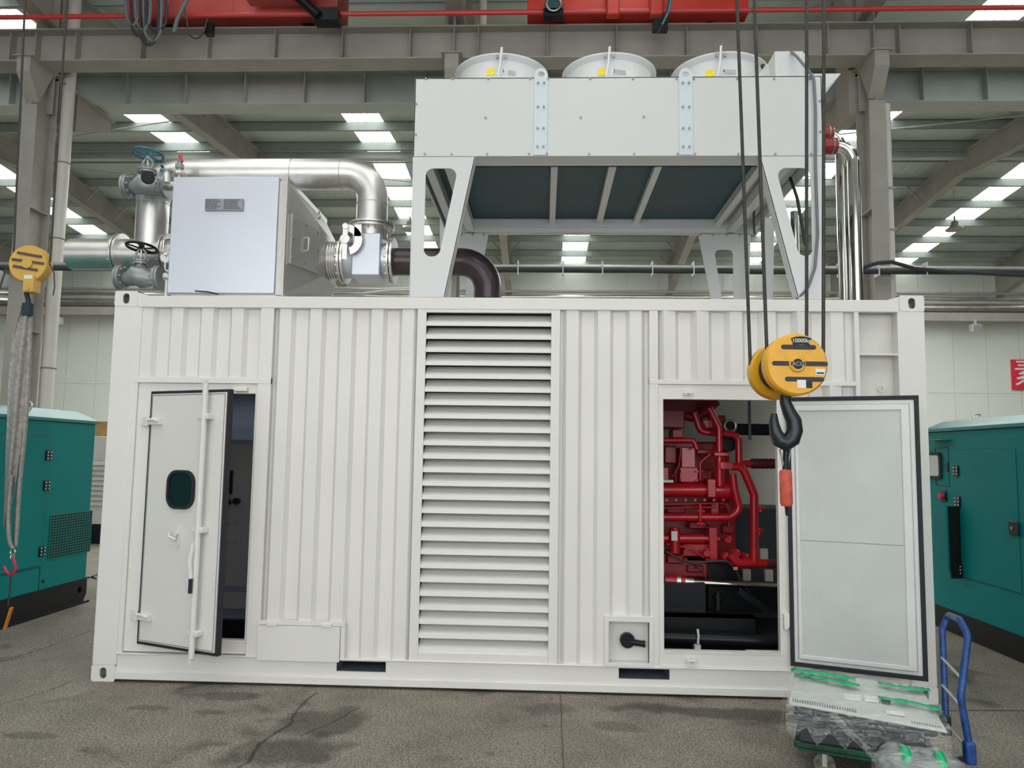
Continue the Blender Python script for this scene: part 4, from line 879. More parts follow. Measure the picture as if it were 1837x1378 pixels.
oR = [(5.35, cz0-.004), (4.885, cz0-.004), (5.15, ZR), (5.34, ZR)]; iR = [(5.262, 3.862), (5.005, 3.862), (5.165, 3.19), (5.262, 3.19)]
leg(oR, iR, .0, .012)
G().add([(4.885, 0, cz0), (4.885, .10, cz0), (5.15, .10, ZR), (5.15, 0, ZR), (4.893, 0, cz0), (4.893, .10, cz0), (5.158, .10, ZR), (5.158, 0, ZR)], [(0, 1, 2, 3), (7, 6, 5, 4), (0, 3, 7, 4), (1, 5, 6, 2), (0, 4, 5, 1), (3, 2, 6, 7)]).build('leg_flange', COOLW, DC)
Yb = 1.99
oR2 = [(5.35, cz0+.10), (5.35, ZR), (5.20, ZR), (5.20-.015, ZR+.0), (5.06, ZR), (4.88, ZR), (4.83, cz0-.03), (5.28, cz0+.10)]
oR2 = [(5.355, cz0+.14), (4.826, cz0-.03), (5.0-.06, 3.25), (5.02, ZR), (5.355, ZR)]
g = G(); g.prism([[(5.355, cz0+.16), (4.826, cz0-.03), (5.02, ZR), (5.30, ZR)], roundpoly([(5.17, 3.78), (4.98, 3.78), (5.10, 2.98), (5.17, 2.98)], .05)], (0, Yb, 0), XX, ZZ, YY, .012); g.build('leg', COOLW, DC)
g = G(); g.prism([[(5.35, cz0+.0), (5.44, cz0), (5.40, ZR), (5.33, ZR)]], (0, 1.5, 0), XX, ZZ, YY, .06); g.build('leg_brace', COOLW, DC)
g = G(); g.prism([[(2.2, cz0+.16), (2.70, cz0-.03), (2.52, ZR), (2.22, ZR)], roundpoly([(2.33, 3.65), (2.52, 3.65), (2.44, 2.98), (2.33, 2.98)], .05)], (0, Yb, 0), XX, ZZ, YY, .012); g.build('leg', COOLW, DC)
for px in (1257, 1279, 1304, 1327): a = at(px, 421, Yb-.01); G().cyl(a, a+YY*.02, .012, n=6).build('bolt', BOLTM, DC)
for px in (827, 848, 868): a = at(px, 421, Yb-.01); G().cyl(a, a+YY*.02, .012, n=6).build('bolt', BOLTM, DC)
# strap plates
for px in (970, 1230):
    a = at(px, 200, 0); x = a.x; zt_p = at(px, 122, -.008).z
    pts = [(x-.051, cz0+.005), (x+.051, cz0+.005), (x+.051, zt_p-.045)]+[(x+.048*cos(a_), zt_p-.048+.048*sin(a_)) for a_ in [pi*i/10 for i in range(11)]]+[(x-.051, zt_p-.045)]
    g = G(); g.prism([pts, [(x+.026*cos(a_), zt_p-.05+.020*sin(a_)) for a_ in [2*pi*i/20 for i in range(20)]]], (0, -.010, 0), XX, ZZ, YY, .010); s_ = g.build('lifting_plate', PLATEW, DC, .001)
    s_['label'] = 'pale grey lifting plate with eye'
    for pz in (150, 193, 231, 264):
        for dx in (-.022, .024): zz = at(px, pz, 0).z; G().cyl((x+dx, -.022, zz), (x+dx, -.008, zz), .009, n=6).build('bolt', BOLTM, s_)
# screws along casing
sc0 = None
def screw(px, py):
    global sc0
    a = at(px, py, -.006)
    if sc0 is None: sc0 = G().cyl((a.x, -.010, a.z), (a.x, .002, a.z), .0085, n=8).build('screw', BOLTM, DC); sc0['p'] = [a.x, a.z]; return
    repeat(sc0, (a.x-sc0['p'][0], 0, a.z-sc0['p'][1]), DC)
for px in (764, 812, 876, 951, 983, 1059, 1136, 1214, 1245, 1323, 1389, 1453): screw(px, 141); screw(px-2 if px < 1100 else px+2, 276)
for px, py in ((747, 186), (746, 241), (1471, 181), (1472, 236), (871, 211), (1042, 210), (1155, 209)): screw(px, py)
# fans
zfan = 5.098
for k_, (x, num, lp, np_, gp) in enumerate(zip(fx, ('6', '5', '4'), (880, 1080, 1275), (899, 1098, 1294), (918, 1116, 1313))):
    prof = [(fr_*.97, cz1-.01), (fr_*.97, cz1+.01), (fr_-.02, cz1+.08), (fr_-.02, zfan-.05), (fr_+.012, zfan-.012), (fr_+.012, zfan), (fr_-.03, zfan-.03), (fr_-.035, cz1+.05), (fr_*.94, cz1-.01)]
    g = G(); g.lathe([(r, h) for r, h in prof], (x, 1.0, 0), ZZ, 48); f = g.build('fan_cowl', COOLW, DC)
    g = G(); 
    for r in (.10, .17, .24, .31, .37): g.torus((x, 1.0, zfan), ZZ, r, .003, 36, 5)
    for i in range(6): a = pi*i/3; g.tube([(x, 1.0, zfan), (x+cos(a)*fr_, 1.0+sin(a)*fr_, zfan)], .004, 5)
    g.build('fan_guard', BOLTM, f)
    g = G(); g.cyl((x, 1.0, cz1+.1), (x, 1.0, zfan-.06), .09, n=20)
    for i in range(5):
        a = 2*pi*i/5; u = V((cos(a), sin(a), 0)); v = V((-sin(a), cos(a), 0)); c = V((x, 1.0, cz1+.2))
        g.hexa([c+u*.08-v*.04-ZZ*.03, c+u*.36-v*.08-ZZ*.02, c+u*.36+v*.08+ZZ*.03, c+u*.08+v*.04+ZZ*.03, c+u*.08-v*.04-ZZ*.025, c+u*.36-v*.08-ZZ*.015, c+u*.36+v*.08+ZZ*.035, c+u*.08+v*.04+ZZ*.035])
    g.build('fan_rotor', BLK2, f)
    def curved(px, py0, py1, wpx, m, name):
        # label wrapped on the cowl
        Yq = 1.0-(fr_-.02)-.003; a = at(px, py0, Yq); b = at(px, py1, Yq); dx = a.x-x; hw = wpx*(Yq+5.67)/FPX/2; rr = fr_-.017; P = []
        for zz in (b.z, a.z):
            for i in range(5):
                xx = dx-hw+2*hw*i/4; P.append((x+xx, 1.0-math.sqrt(max(rr*rr-xx*xx, 1e-4)), zz))
        return G().add(P+[V(p)+YY*.001 for p in P], [(i, i+1, i+6, i+5) for i in range(4)]+[(10+i+5, 10+i+6, 10+i+1, 10+i) for i in range(4)]).build(name, m, f)
    curved(lp, 122, 134, 15, LBLY, 'warning_label'); curved(gp, 125, 133, 14, LBLG, 'rating_label'); 
    if k_: curved(np_+7, 124, 133, 9, LBLG, 'rating_label')
    a = at(np_, 128, 1.0-fr_); 
    curved(np_+4, 124, 133, 8, PAPER, 'number_label'); text('number', num, .045, (a.x+.02, 1.0-fr_-.004, a.z), INK, f)
    cxp = at(900 if k_ == 0 else (1093 if k_ == 1 else 1292), 97, .6)
    g = G(); g.tube([(cxp.x+.0, .585, zfan-.02), (cxp.x+.002, .57, zfan+.045)], .010, 8); g.tube(fillet([(cxp.x, .57, zfan+.04), (cxp.x-.01, .565, zfan-.1), (cxp.x-.05, .58, cz1+.15)], .04, 4), .009, 8); g.build('cable_gland', PAPER, f)
    for dx in (-.035, .035): G().box(cxp.x+dx-.01, .572, zfan-.045, cxp.x+dx+.01, .59, zfan-.015).build('clip', BOLTM, f)
# control box on top right
g = G(); a = at(1390, 92, .15); b = at(1441, 92, .15); z = a.z
g.box(a.x, .15, cz1, b.x, .70, z); tb = g.build('terminal_box', COOLW, DC, .003)
G().box(b.x, .16, cz1, b.x+.03, .69, z-.01).build('terminal_cover', COOLW, tb); g = G(); g.lathe([(.02, -.08), (.06, -.05), (.13, 0)], (a.x-.0, .42, cz1+.17), XX, 16); g.build('cable_cone', COOLW, tb)
G().tube(fillet([at(1368, 118, .5), at(1372, 125, .45), at(1378, 135, .45)], .02, 3), .018, 8).build('cable', BLK2, tb)
# gusset wing at the right rear
G().prism([[(-.05, 0), (.262, 0), (-.0, -.27), (-.05, -.27)]], (cx1, .3, cz1+.17), XX, ZZ, YY, .30).build('wing_plate', COOLW, DC)
# cable down the right leg
P = [at(1420, 93, .14), at(1430, 102, .06), at(1447, 122, -.02), at(1460, 140, -.03), at(1463, 200, -.03), at(1463, 300, -.03), at(1467, 420, -.03), at(1462, 480, -.03), at(1448, 520, -.02), at(1428, 537, .02)]
tag(G().tube(fillet(P, .15, 5), .011, 8).build('power_cable', GCABLE), 'grey cable looping from the terminal box down the front of the right cooler leg', 'cable')
P = [at(1417, 318, .6), at(1425, 340, .6), at(1430, 355, .6), at(1440, 410, .6), at(1445, 440, .6)]; tag(G().tube(P, .014, 8).build('sensor_cable', CABLE), 'thick black cable seen through the opening of the right cooler leg', 'cable')
P = [at(1353, 360, 1.4), at(1352, 400, 1.4), at(1354, 420, 1.4)]; tag(G().tube(P, .009, 8).build('sensor_cable', CABLE), 'thin black cable hanging inside the right rear cooler leg', 'cable')
t = thing('coolant_downpipe', 'slim vertical chrome pipe behind the right cooler leg opening', 'pipe', at(1430, 440, .9)); a = at(1425, 380, 1.1); G().cyl((a.x, 1.1, ZR-.03), (a.x, 1.1, a.z), .035, n=16).build('pipe', CHROME, t)
# polished risers at right
for k_, (px, Yr, lab, zbend) in enumerate(((1517, .75, 'polished stainless riser pipe with red coupling, nearer of the pair right of the cooler', 262), (1513, 1.15, 'polished stainless riser pipe with red coupling, rear one of the pair right of the cooler', 240))):
    r = .050; c = at(1480, zbend, Yr); xv = at(1534 if k_ == 0 else 1512, 400, Yr).x
    t = thing('riser_pipe', lab, 'pipe', (xv, Yr, ZR))
    G().tube(fillet([(cx1-.03, Yr, c.z), (xv, Yr, c.z), (xv, Yr, ZR-.03)], .15, 12), r, 24).build('pipe', CHROME, t)
    xc_ = at(1499 if k_ == 0 else 1492, 256, Yr).x; G().cyl((cx1+.005, Yr, c.z), (xc_, Yr, c.z), r+.020, n=24).build('coupling', CPLR, t); G().torus((xc_-.03, Yr, c.z), XX, r+.018, .008, 24, 8).build('clamp', BOLTM, t); G().torus((xc_, Yr, c.z), XX, r+.008, .010, 24, 8).build('clamp', STEEL, t)
t = thing('riser_pipe', 'slim polished pipe standing between the pair of thick risers', 'pipe', at(1516, 540, 1.0)); a = at(1520, 300, .95); G().cyl((a.x, .95, ZR-.03), (a.x, .95, a.z), .034, n=18).build('pipe', CHROME, t); G().cyl((a.x, .95, a.z-.005), (a.x, .95, a.z+.02), .038, n=18).build('cap', STEEL, t)
# ================================================================== gensets
GX = 7.29
g1 = thing('teal_genset', 'teal generator enclosure with small control window, right of the white container', 'generator', (8.0, .8, 0))
z_t = 2.08; ya, yb = -2.6, 2.55
G().box(GX, ya, .24, GX+1.25, yb, 1.99).build('body', TEAL, g1, .01)
G().add([(GX-.02, ya, 1.99), (GX+1.27, ya, 1.99), (GX+1.27, yb+.02, 1.99), (GX-.02, yb+.02, 1.99), (GX-.02, ya, 2.02), (GX+1.27, ya, 2.02), (GX+1.27, yb+.02, 2.02), (GX-.02, yb+.02, 2.02), (GX+.12, ya+.1, 2.10), (GX+1.1, ya+.1, 2.10), (GX+1.1, yb-.1, 2.10), (GX+.12, yb-.1, 2.10)],
        [(0, 3, 2, 1), (0, 1, 5, 4), (1, 2, 6, 5), (2, 3, 7, 6), (3, 0, 4, 7), (4, 5, 9, 8), (5, 6, 10, 9), (6, 7, 11, 10), (7, 4, 8, 11), (8, 9, 10, 11)]).build('roof', TEALT, g1)
G().box(GX+.06, ya-.1, 0, GX+1.2, yb+.1, .24).build('skid', BLK2, g1, .006)
def facebox(par, name, pts, m, X, out, dep, bev=.003):
    """box on the plane x = X covering two opposite pixel corners; out = direction (-1 or 1)"""
    a = atx(pts[0], pts[1], X); b = atx(pts[2], pts[3], X); return G().box(X, a.y, a.z, X+out*dep, b.y, b.z).build(name, m, par, bev)
def outline(par, name, y0_, z0_, y1_, z1_, X, out, m=BLACK, t_=.006):
    o_, i_ = rect(min(y0_, y1_), min(z0_, z1_), max(y0_, y1_), max(z0_, z1_)), rect(min(y0_, y1_)+t_, min(z0_, z1_)+t_, max(y0_, y1_)-t_, max(z0_, z1_)-t_)
    return G().prism([o_, i_], (X, 0, 0), YY, ZZ, XX*out, .003).build(name, m, par)
a = atx(1718, 808, GX); b = atx(1835, 1090, GX)
dd = G().box(GX-.006, b.y, .60, GX, a.y, a.z).build('door', TEAL, g1, .003); outline(dd, 'door_gap', a.y, .595, b.y, a.z+.004, GX-.0005, -1)
for px, py in ((1717, 845), (1720, 900), (1724, 1022)):
    a = atx(px, py, GX); h = G().box(GX-.02, a.y-.045, a.z-.05, GX-.004, a.y+.045, a.z+.05).build('hinge', BLK2, dd, .003)
    g = G()
    for sy in (-1, 1):
        for q in (-1, 0, 1): g.cyl((GX-.024, a.y+sy*.027, a.z+q*.032), (GX-.018, a.y+sy*.027, a.z+q*.032), .008, n=8)
    g.build('hinge_screws', PAPER, h)
a = atx(1822, 948, GX); hd = G().box(GX-.02, a.y-.07, a.z-.06, GX-.006, a.y+.07, a.z+.06).build('handle', BLK2, dd, .006); G().cyl((GX-.026, a.y+.02, a.z), (GX-.018, a.y+.02, a.z), .014, n=10).build('lock', BOLTM, hd)
a = atx(1664, 812, GX); b = atx(1691, 860, GX); G().prism([rrect(b.y, b.z, a.y+.45, a.z, .04)], (GX, 0, 0), YY, ZZ, -XX, .02).build('window_frame', BLACK, g1); G().prism([rrect(b.y+.03, b.z+.03, a.y+.42, a.z-.03, .03)], (GX-.02, 0, 0), YY, ZZ, -XX, .003).build('window_pane', CLEARG, g1)
a = atx(1700, 838, GX); G().box(GX-.008, a.y-.02, a.z-.05, GX, a.y+.02, a.z+.05).build('lock_plate', BLK2, g1)
a = atx(1694, 890, GX); G().box(GX-.012, a.y-.05, a.z-.055, GX, a.y+.05, a.z+.055).build('stop_button_plate', BLK2, g1, .006); G().cyl((GX-.05, a.y, a.z), (GX-.01, a.y, a.z), .03, n=18).build('stop_button', HOOKR, g1)
a = atx(1706, 790, GX); G().box(GX-.10, a.y, a.z, GX, 2.4, a.z+.012).build('rain_visor', TEALT, g1)
a = atx(1705, 905, GX); b = atx(1705, 1032, GX); yh_ = atx(1698, 960, GX-.12).y; G().box(GX-.12, yh_, b.z+.06, GX-.10, 2.0, a.z).build('intake_hood', TEAL, g1, .004); G().box(GX-.10, atx(1704, 960, GX-.10).y, b.z, GX, 2.0, a.z-.01).build('hood_shadow', BLK2, g1)  # black box stands in for the shadow around the intake hood
outline(g1, 'panel_gap', atx(1704, 873, GX).y, atx(1704, 873, GX).z, 2.4, 1.83, GX, -1)
def eye(par, px, py, X, name='lifting_eye'):
    a = atx(px, py, X); return G().torus((a.x, a.y, 2.12), YY, .035, .009, 18, 8).build(name, STEEL, par)
eye(g1, 1753, 745, GX+.2)
LX = -1.74
g2 = thing('teal_genset', 'teal generator enclosure with square mesh vent on a black skid, left of the container', 'generator', (-2.4, .8, 0))
ya, yb = -2.6, atx(183, 900, LX).y; yb = 2.78
zb2 = .27
G().box(LX-1.25, ya, zb2, LX, yb, 1.97).build('body', TEAL, g2, .01)
G().add([(LX-1.27, ya, 1.97), (LX+.02, ya, 1.97), (LX+.02, yb+.02, 1.97), (LX-1.27, yb+.02, 1.97), (LX-1.27, ya, 2.0), (LX+.02, ya, 2.0), (LX+.02, yb+.02, 2.0), (LX-1.27, yb+.02, 2.0), (LX-1.1, ya+.1, 2.10), (LX-.14, ya+.1, 2.10), (LX-.14, yb-.12, 2.10), (LX-1.1, yb-.12, 2.10)],
        [(0, 3, 2, 1), (0, 1, 5, 4), (1, 2, 6, 5), (2, 3, 7, 6), (3, 0, 4, 7), (4, 5, 9, 8), (5, 6, 10, 9), (6, 7, 11, 10), (7, 4, 8, 11), (8, 9, 10, 11)]).build('roof', TEALT, g2)
ysk = atx(155, 1060, LX-.04).y
hole = [(ysk-.13+.035*cos(a), .15+.035*sin(a)) for a in [2*pi*i/18 for i in range(18)]]
G().prism([[(ya, .02), (ysk-.05, .02), (ysk, .09), (ysk, zb2), (ya, zb2)], hole], (LX-.04, 0, 0), YY, ZZ, -XX, .05).build('skid', BLK2, g2); G().box(LX-1.2, ya, 0, LX-.2, ysk-.4, zb2).build('skid_frame', BLK2, g2); G().box(LX-.14, ya, 0, LX-.0, ysk, .022).build('skid_flange', BLK2, g2)
def door2(pt, pb, zt_, zb3):
    return None
a = atx(90, 783, LX); zt3 = a.z; yR = atx(80, 900, LX).y
dd = G().box(LX, -1.0, .52, LX+.006, yR, zt3).build('door', TEAL, g2, .003); outline(dd, 'door_gap', -1.0, .515, yR+.004, zt3+.004, LX+.0005, 1)
for px, py in ((87, 817), (83, 871), (74, 989)):
    a = atx(px, py, LX); h = G().box(LX+.004, yR-.045, a.z-.05, LX+.02, yR+.045, a.z+.05).build('hinge', BLK2, dd, .003); g = G()
    for sy in (-1, 1):
        for q in (-1, 0, 1): g.cyl((LX+.018, yR+sy*.027, a.z+q*.032), (LX+.024, yR+sy*.027, a.z+q*.032), .008, n=8)
    g.build('hinge_screws', PAPER, h)
a = atx(91, 925, LX); b = atx(159, 999, LX); z_a, z_b = atx(91, 925, LX).z, atx(91, 1003, LX).z
G().box(LX-.001, a.y, z_b, LX+.003, b.y, z_a).build('vent_backing', BLK2, g2)
g = G(); n = 16
for i in range(n+1): y = a.y+(b.y-a.y)*i/n; g.box(LX+.002, y-.004, z_b, LX+.010, y+.004, z_a)
for i in range(17): z = z_b+(z_a-z_b)*i/16; g.box(LX+.002, a.y, z-.004, LX+.010, b.y, z+.004)
g.build('vent_mesh', TEALT, g2)
a = atx(77, 1043, LX); G().cyl((LX, a.y, a.z), (LX+.006, a.y, a.z), .018, n=12).build('drain_plug', BLK2, g2)
g = G(); g.box(LX, -1.0, .50, LX+.003, yR+.0, .506); g.box(LX, yR-.003, zb2, LX+.003, yR+.003, .51); g.build('panel_gap', BLACK, g2)
eye(g2, 52, 722, LX-.15)
# far white genset behind left one
t = thing('white_genset', 'white louvred generator enclosure far behind the teal one on the left', 'generator', (-4.0, 8.5, 0)); a = at(192, 800, 8.0); zt4 = at(185, 783, 8.0).z
G().box(a.x-3, 8.0, .35, a.x+.3, 9.4, zt4).build('body', WHITE, t, .01); G().box(a.x-3, 8.05, 0, a.x+.2, 9.3, .35).build('skid', BLK2, t)
g = G(); z = .75
while z < zt4-.4: g.add([(a.x-.9, 7.985, z), (a.x+.1, 7.985, z), (a.x+.1, 7.94, z-.06), (a.x-.9, 7.94, z-.06), (a.x-.9, 8.0, z), (a.x+.1, 8.0, z), (a.x+.1, 8.0, z-.06), (a.x-.9, 8.0, z-.06)], [(0, 1, 2, 3), (3, 2, 6, 7), (0, 3, 7, 4), (1, 5, 6, 2)]); z += .09
g.build('louvre', WHITE, t)
t = tag(G().box(a.x-.6, 8.2, zt4, a.x+.2, 9.0, zt4+.28).build('wooden_crate', WOOD, bev=.01), 'small raw wood crate on top of the far white generator enclosure', 'crate')
tag(G().tube([at(176, 1030, 3.6), at(165, 1035, 3.3), at(172, 1038, 3.5), at(158, 1036, 3.4)], .012, 8).build('floor_cable', CABLE), 'short black cable lying on the floor behind the left teal generator', 'cable')
# ================================================================== main hook
Yh = -1.07
HK = thing('crane_hook_block', 'big yellow striped crane hook block with black hook hanging before the right door', 'hook block', at(1410, 720, Yh))
c1 = at(1426, 655, Yh-.13); c2 = at(1394, 667, Yh+.17); axis = (c2-c1).normalized()
r1 = 55.5*(c1.y+5.67)/FPX; r2 = 50*(c2.y+5.67)/FPX
def cheek(c, r, axis, name):
    g = G(); g.lathe([(0, -.035), (r*.93, -.035), (r, -.02), (r, .045), (r*.9, .05), (0, .05)], c, axis, 48); return g.build(name, YEL, HK)
ck = cheek(c1, r1, axis, 'cheek_plate'); cheek(c2, r2, axis, 'cheek_plate')
G().lathe([(0, -.0), (r1*.72, 0), (r1*.72, .0), (r1*.62, .1), (r1*.72, .2), (0, .2)], c1+axis*.05, axis, 36).build('sheave', BLK2, HK)
G().cyl(c1-axis*.05, c2+axis*.03, .03, n=16).build('axle', BLK2, HK)
# face details: local frame on near cheek
fn = -axis; fu = V((1, 0, 0)); fu = (fu-fn*fu.dot(fn)).normalized(); fv = fn.cross(fu).normalized()
if fv.z < 0: fv = -fv
fo = c1+fn*.0352
def onf(u, v, e=.0): return fo+fu*u*r1+fv*v*r1+fn*e
for (v_, u0, u1) in ((.55, -.50, .62), (.02, -.80, .98), (-.48, -.40, .85)):
    hw = .075; P = [(-q, w_) for q, w_ in []]
    a, b = u0, u1; pts = [(a+hw, hw)]+[(a+hw-hw*sin(t_), hw*cos(t_)) for t_ in [pi*i/8 for i in range(9)]]+[(b-hw, -hw)]+[(b-hw+hw*sin(t_), -hw*cos(t_)) for t_ in [pi*i/8 for i in range(9)]]
    G().prism([[(x_*r1, (v_+y_)*r1) for x_, y_ in pts]], fo, fu, fv, fn, .0015).build('stripe', STRIPE, ck)
G().lathe([(0, .012), (r1*.22, .012), (r1*.27, .004), (r1*.27, 0)], fo, fn, 28).build('hub', YEL, ck); G().prism([rect(-.22*r1, -.05*r1, .22*r1, .07*r1)], fo+fn*.012, fu, fv, fn, .001).build('hub_stripe', STRIPE, ck)
arc = [(.50*cos(a)*0+ (.98*cos(a)), .98*sin(a)-.06) for a in [R(72+36*i/8) for i in range(9)]]; arc2 = [(.76*cos(a), .76*sin(a)-.04) for a in [R(108-36*i/8) for i in range(9)]]
arc = [(.88*sin(R(-22+44*i/8)), .90*cos(R(-22+44*i/8))) for i in range(9)]; arc2 = [(.62*sin(R(24-48*i/8)), .64*cos(R(24-48*i/8))) for i in range(9)]
G().prism([[((x+.15)*r1, y*r1) for x, y in arc+arc2]], fo+fn*.0015, fu, fv, fn, .002).build('load_plate', BLK2, ck)
Mx = Matrix((fu, fv, fn)).transposed().to_euler()
tx = text('load_mark', '10000kg', .032, onf(.15, .755, .0042), PAPER, ck); tx.rotation_euler = Mx
tx = text('maker_mark', 'ACG', .032, onf(.0, .0, .0135), LBLG, ck); tx.rotation_euler = Mx
G().prism([rect(.58*r1, -.34*r1, .88*r1, -.14*r1)], fo, fu, fv, fn, .002).build('sticker', PAPER, ck); G().prism([rect(.61*r1, -.30*r1, .85*r1, -.25*r1)], fo+fn*.002, fu, fv, fn, .001).build('sticker_print', INK, ck)
G().prism([rect(-.02*r1, -.76*r1, .26*r1, -.50*r1)], fo+fn*.0, fu, fv, fn, .0025).build('sticker', PAPER, ck); G().prism([rect(.26*r1, -.76*r1, .46*r1, -.56*r1)], fo, fu, fv, fn, .0025).build('sticker', BLK2, ck)
# hook
def hk(px, py, y=Yh): return at(px, py, y)
P = [hk(1409, 705), hk(1409, 722), hk(1415, 738), hk(1424, 755), hk(1426, 772), hk(1420, 788), hk(1409, 796), hk(1398, 790), hk(1391, 774), hk(1388, 757), hk(1388.5, 742)]
rr = [v*4.6/FPX for v in (10, 10, 11.5, 13.5, 14, 15, 15, 13.5, 11, 8.5, 5.5)]
G().tube(P, rr, 16).build('hook', HOOKB, HK)
# ropes
for k_, (bx, by, tx_) in enumerate(((1346, 655, 1322), (1376, 640, 1353), (1447, 612, 1447), (1477, 650, 1478))):
    yb_ = Yh+(.17 if k_ in (0,) else (.0 if k_ == 1 else (.12 if k_ == 2 else .02))); a = at(bx, by, yb_); b = at(tx_, 0, yb_); b2 = a+(b-a)*((8.3-a.z)/(b.z-a.z))
    G().tube([a, b2], .0105, 10).build('wire_rope', ROPE, HK)
# sling/sleeve under the hook
t = thing('hook_pendant', 'worn orange red rigging sleeve hanging from the black hook', 'rigging', hk(1409, 880))
a = hk(1409, 843); b = hk(1411, 908); G().tube([a, a+(b-a)*.08, a+(b-a)*.92, b], [.030, .037, .037, .030], 12).build('sleeve', SLEEVE, t)
for (p, q) in (((1399, 806), (1407, 846)), ((1419, 806), (1411, 846))): G().bar(hk(*p, Yh-.01), hk(*q), .012, .006).build('strop', SLING, t)
G().cyl(hk(1411, 800), hk(1409, 842), .018, n=10).build('shank', BLK2, t)
G().tube([b, hk(1413, 925)], .012, 8).build('tail', BLK2, t)
# ================================================================== left hook block
Yl = 1.1
LB = thing('small_hook_block', 'small faded yellow hook block with brown stripes hanging over the left generator', 'hook block', at(50, 510, Yl))
c = at(55, 475, Yl); r = 35.5*(Yl+5.67)/FPX; ax = V((-.08, 1, 0)).normalized()
ck = G().lathe([(0, -.05), (r*.95, -.05), (r, -.035), (r, .05), (0, .05)], c, ax, 40).build('cheek_plate', YEL2, LB)
SB = mat('brown_stripe', (.10, .06, .06), .6)
for v_, u0, u1 in ((.50, -.55, .72), (.14, -.8, .85), (-.22, -.72, .55)):
    p, q = c-ax*.0505+V((u0*r, 0, v_*r+.06*r)), c-ax*.0505+V((u1*r, 0, v_*r-.14*r)); p.y = c.y-.051-.08*(p.x-c.x)*-1; q.y = c.y-.051-.08*(q.x-c.x)*-1; G().bar(p, q, .024, .012, ax).build('stripe', SB, ck)
G().cyl(c-ax*.064, c-ax*.05, r*.27, n=20).build('hub', YEL2, ck)
a = at(43, 494, Yl-.06); b = at(58, 524, Yl-.06); G().box(a.x, Yl-.07, b.z, b.x+.01, Yl+.04, a.z).build('shackle_box', YEL2, LB, .006); G().box(a.x+.01, Yl-.073, a.z-.035, b.x-.005, Yl-.069, a.z).build('sticker', PAPER, LB)
m_ = at(48, 517, Yl-.08); G().cyl(m_, m_+YY*.15, .022, n=14).build('pin', YEL2, LB)
P = [at(47, 525, Yl), at(52, 540, Yl), at(50, 555, Yl), at(44, 560, Yl), at(40, 550, Yl)]; G().tube(P, [.02, .024, .03, .022, .012], 10).build('hook', HOOKB, LB)
G().box(*at(53, 543, Yl-.03), *at(46, 568, Yl+.03)).build('wrap', mat('blue_black_cloth', (.02, .04, .06), .8), LB)
for bx, tx_ in ((24, 45), (90, 120)):
    a = at(bx, 470, Yl); b = at(tx_, 0, Yl); b2 = a+(b-a)*((8.3-a.z)/(b.z-a.z)); G().tube([a, b2], .010, 8).build('wire_rope', ROPE, LB)
P = [at(88, 470, Yl), at(97, 490, Yl), at(98, 515, Yl), at(95, 530, Yl)]; tag(G().tube(fillet(P, .05, 4), .006, 6).build('control_cable', CABLE), 'thin black cord curving down beside the small yellow hook block', 'cord')
P = [at(12, 480, Yl), at(5, 500, Yl), at(-8, 540, Yl)]; tag(G().tube(P, .008, 6).build('control_cable', CABLE), 'thin black cord left of the small yellow hook block at the picture edge', 'cord')
# webbing sling: wide ribbons narrowing down
S = thing('web_sling', 'grey webbing sling hanging in folds from the small yellow hook block', 'sling', at(30, 960, Yl))
def ribbon(cl, par, name, m, th=.012, fold=.03, seed=0):
    """centre line with widths: list of (px, py, width px, y)"""
    rows = []; rnd = random.Random(seed); n = 10
    for i, (px, py, w_, y) in enumerate(cl):
        row = []
        for k in range(n+1): s = k/n; p = at(px-w_/2+w_*s, py, y+fold*sin(s*pi*2.5+i*.25)); row.append(p)
        rows.append(row)
    vs = [p for r_ in rows for p in r_]; m_ = n+1; fs = []
    for i in range(len(rows)-1):
        for k in range(n): fs.append((i*m_+k, i*m_+k+1, (i+1)*m_+k+1, (i+1)*m_+k))
    o = G().add(vs, fs).build(name, m, par, smooth=80); so = o.modifiers.new('solid', 'SOLIDIFY'); so.thickness = th; ss = o.modifiers.new('sub', 'SUBSURF'); ss.levels = 1; ss.render_levels = 2; return o
ribbon([(47, 550, 14, Yl), (40, 590, 30, Yl), (34, 640, 34, Yl), (30, 700, 32, Yl), (26, 760, 28, Yl), (22, 810, 26, Yl), (18, 860, 20, Yl), (12, 910, 12, Yl), (8, 950, 7, Yl)], S, 'strap', SLING, seed=1)
ribbon([(52, 550, 10, Yl+.05), (52, 620, 12, Yl+.05), (48, 700, 14, Yl+.05), (44, 780, 10, Yl+.05), (36, 850, 8, Yl+.05), (32, 920, 8, Yl+.05), (28, 985, 8, Yl+.05)], S, 'strap', SLING, seed=2)
ribbon([(20, 850, 8, Yl-.03), (15, 900, 6, Yl-.03), (14, 950, 6, Yl-.03), (17, 978, 8, Yl-.03), (24, 985, 8, Yl-.03)], S, 'strap', SLING, seed=3)
a = at(22, 985, Yl); g = G(); g.torus(at(23, 990, Yl), YY, .022, .007, 16, 8); g.torus(at(22, 1000, Yl), XX, .022, .007, 16, 8); g.build('shackle', STEEL, S)
P = [at(22, 1000, Yl), at(27, 1012, Yl), at(29, 1022, Yl), at(22, 1031, Yl), at(12, 1028, Yl), at(7, 1016, Yl)]
tag(G().tube(fillet(P, .04, 4), [.012]*len(fillet(P, .04, 4)), 10).build('safety_hook', HOOKR), 'small pinkish red hook hanging at the lower end of the web sling', 'hook')
t = thing('tag_line', 'black tag line ending in an orange strap in front of the left skid', 'tag line', at(15, 1128, Yl)); G().tube([at(20, 1030, Yl), at(18, 1060, Yl), at(14, 1088, Yl)], .008, 6).build('line', CABLE, t)
G().bar(at(21, 1090, Yl), at(9, 1128, Yl), .012, .035, YY).build('strap_end', SAFEO, t)
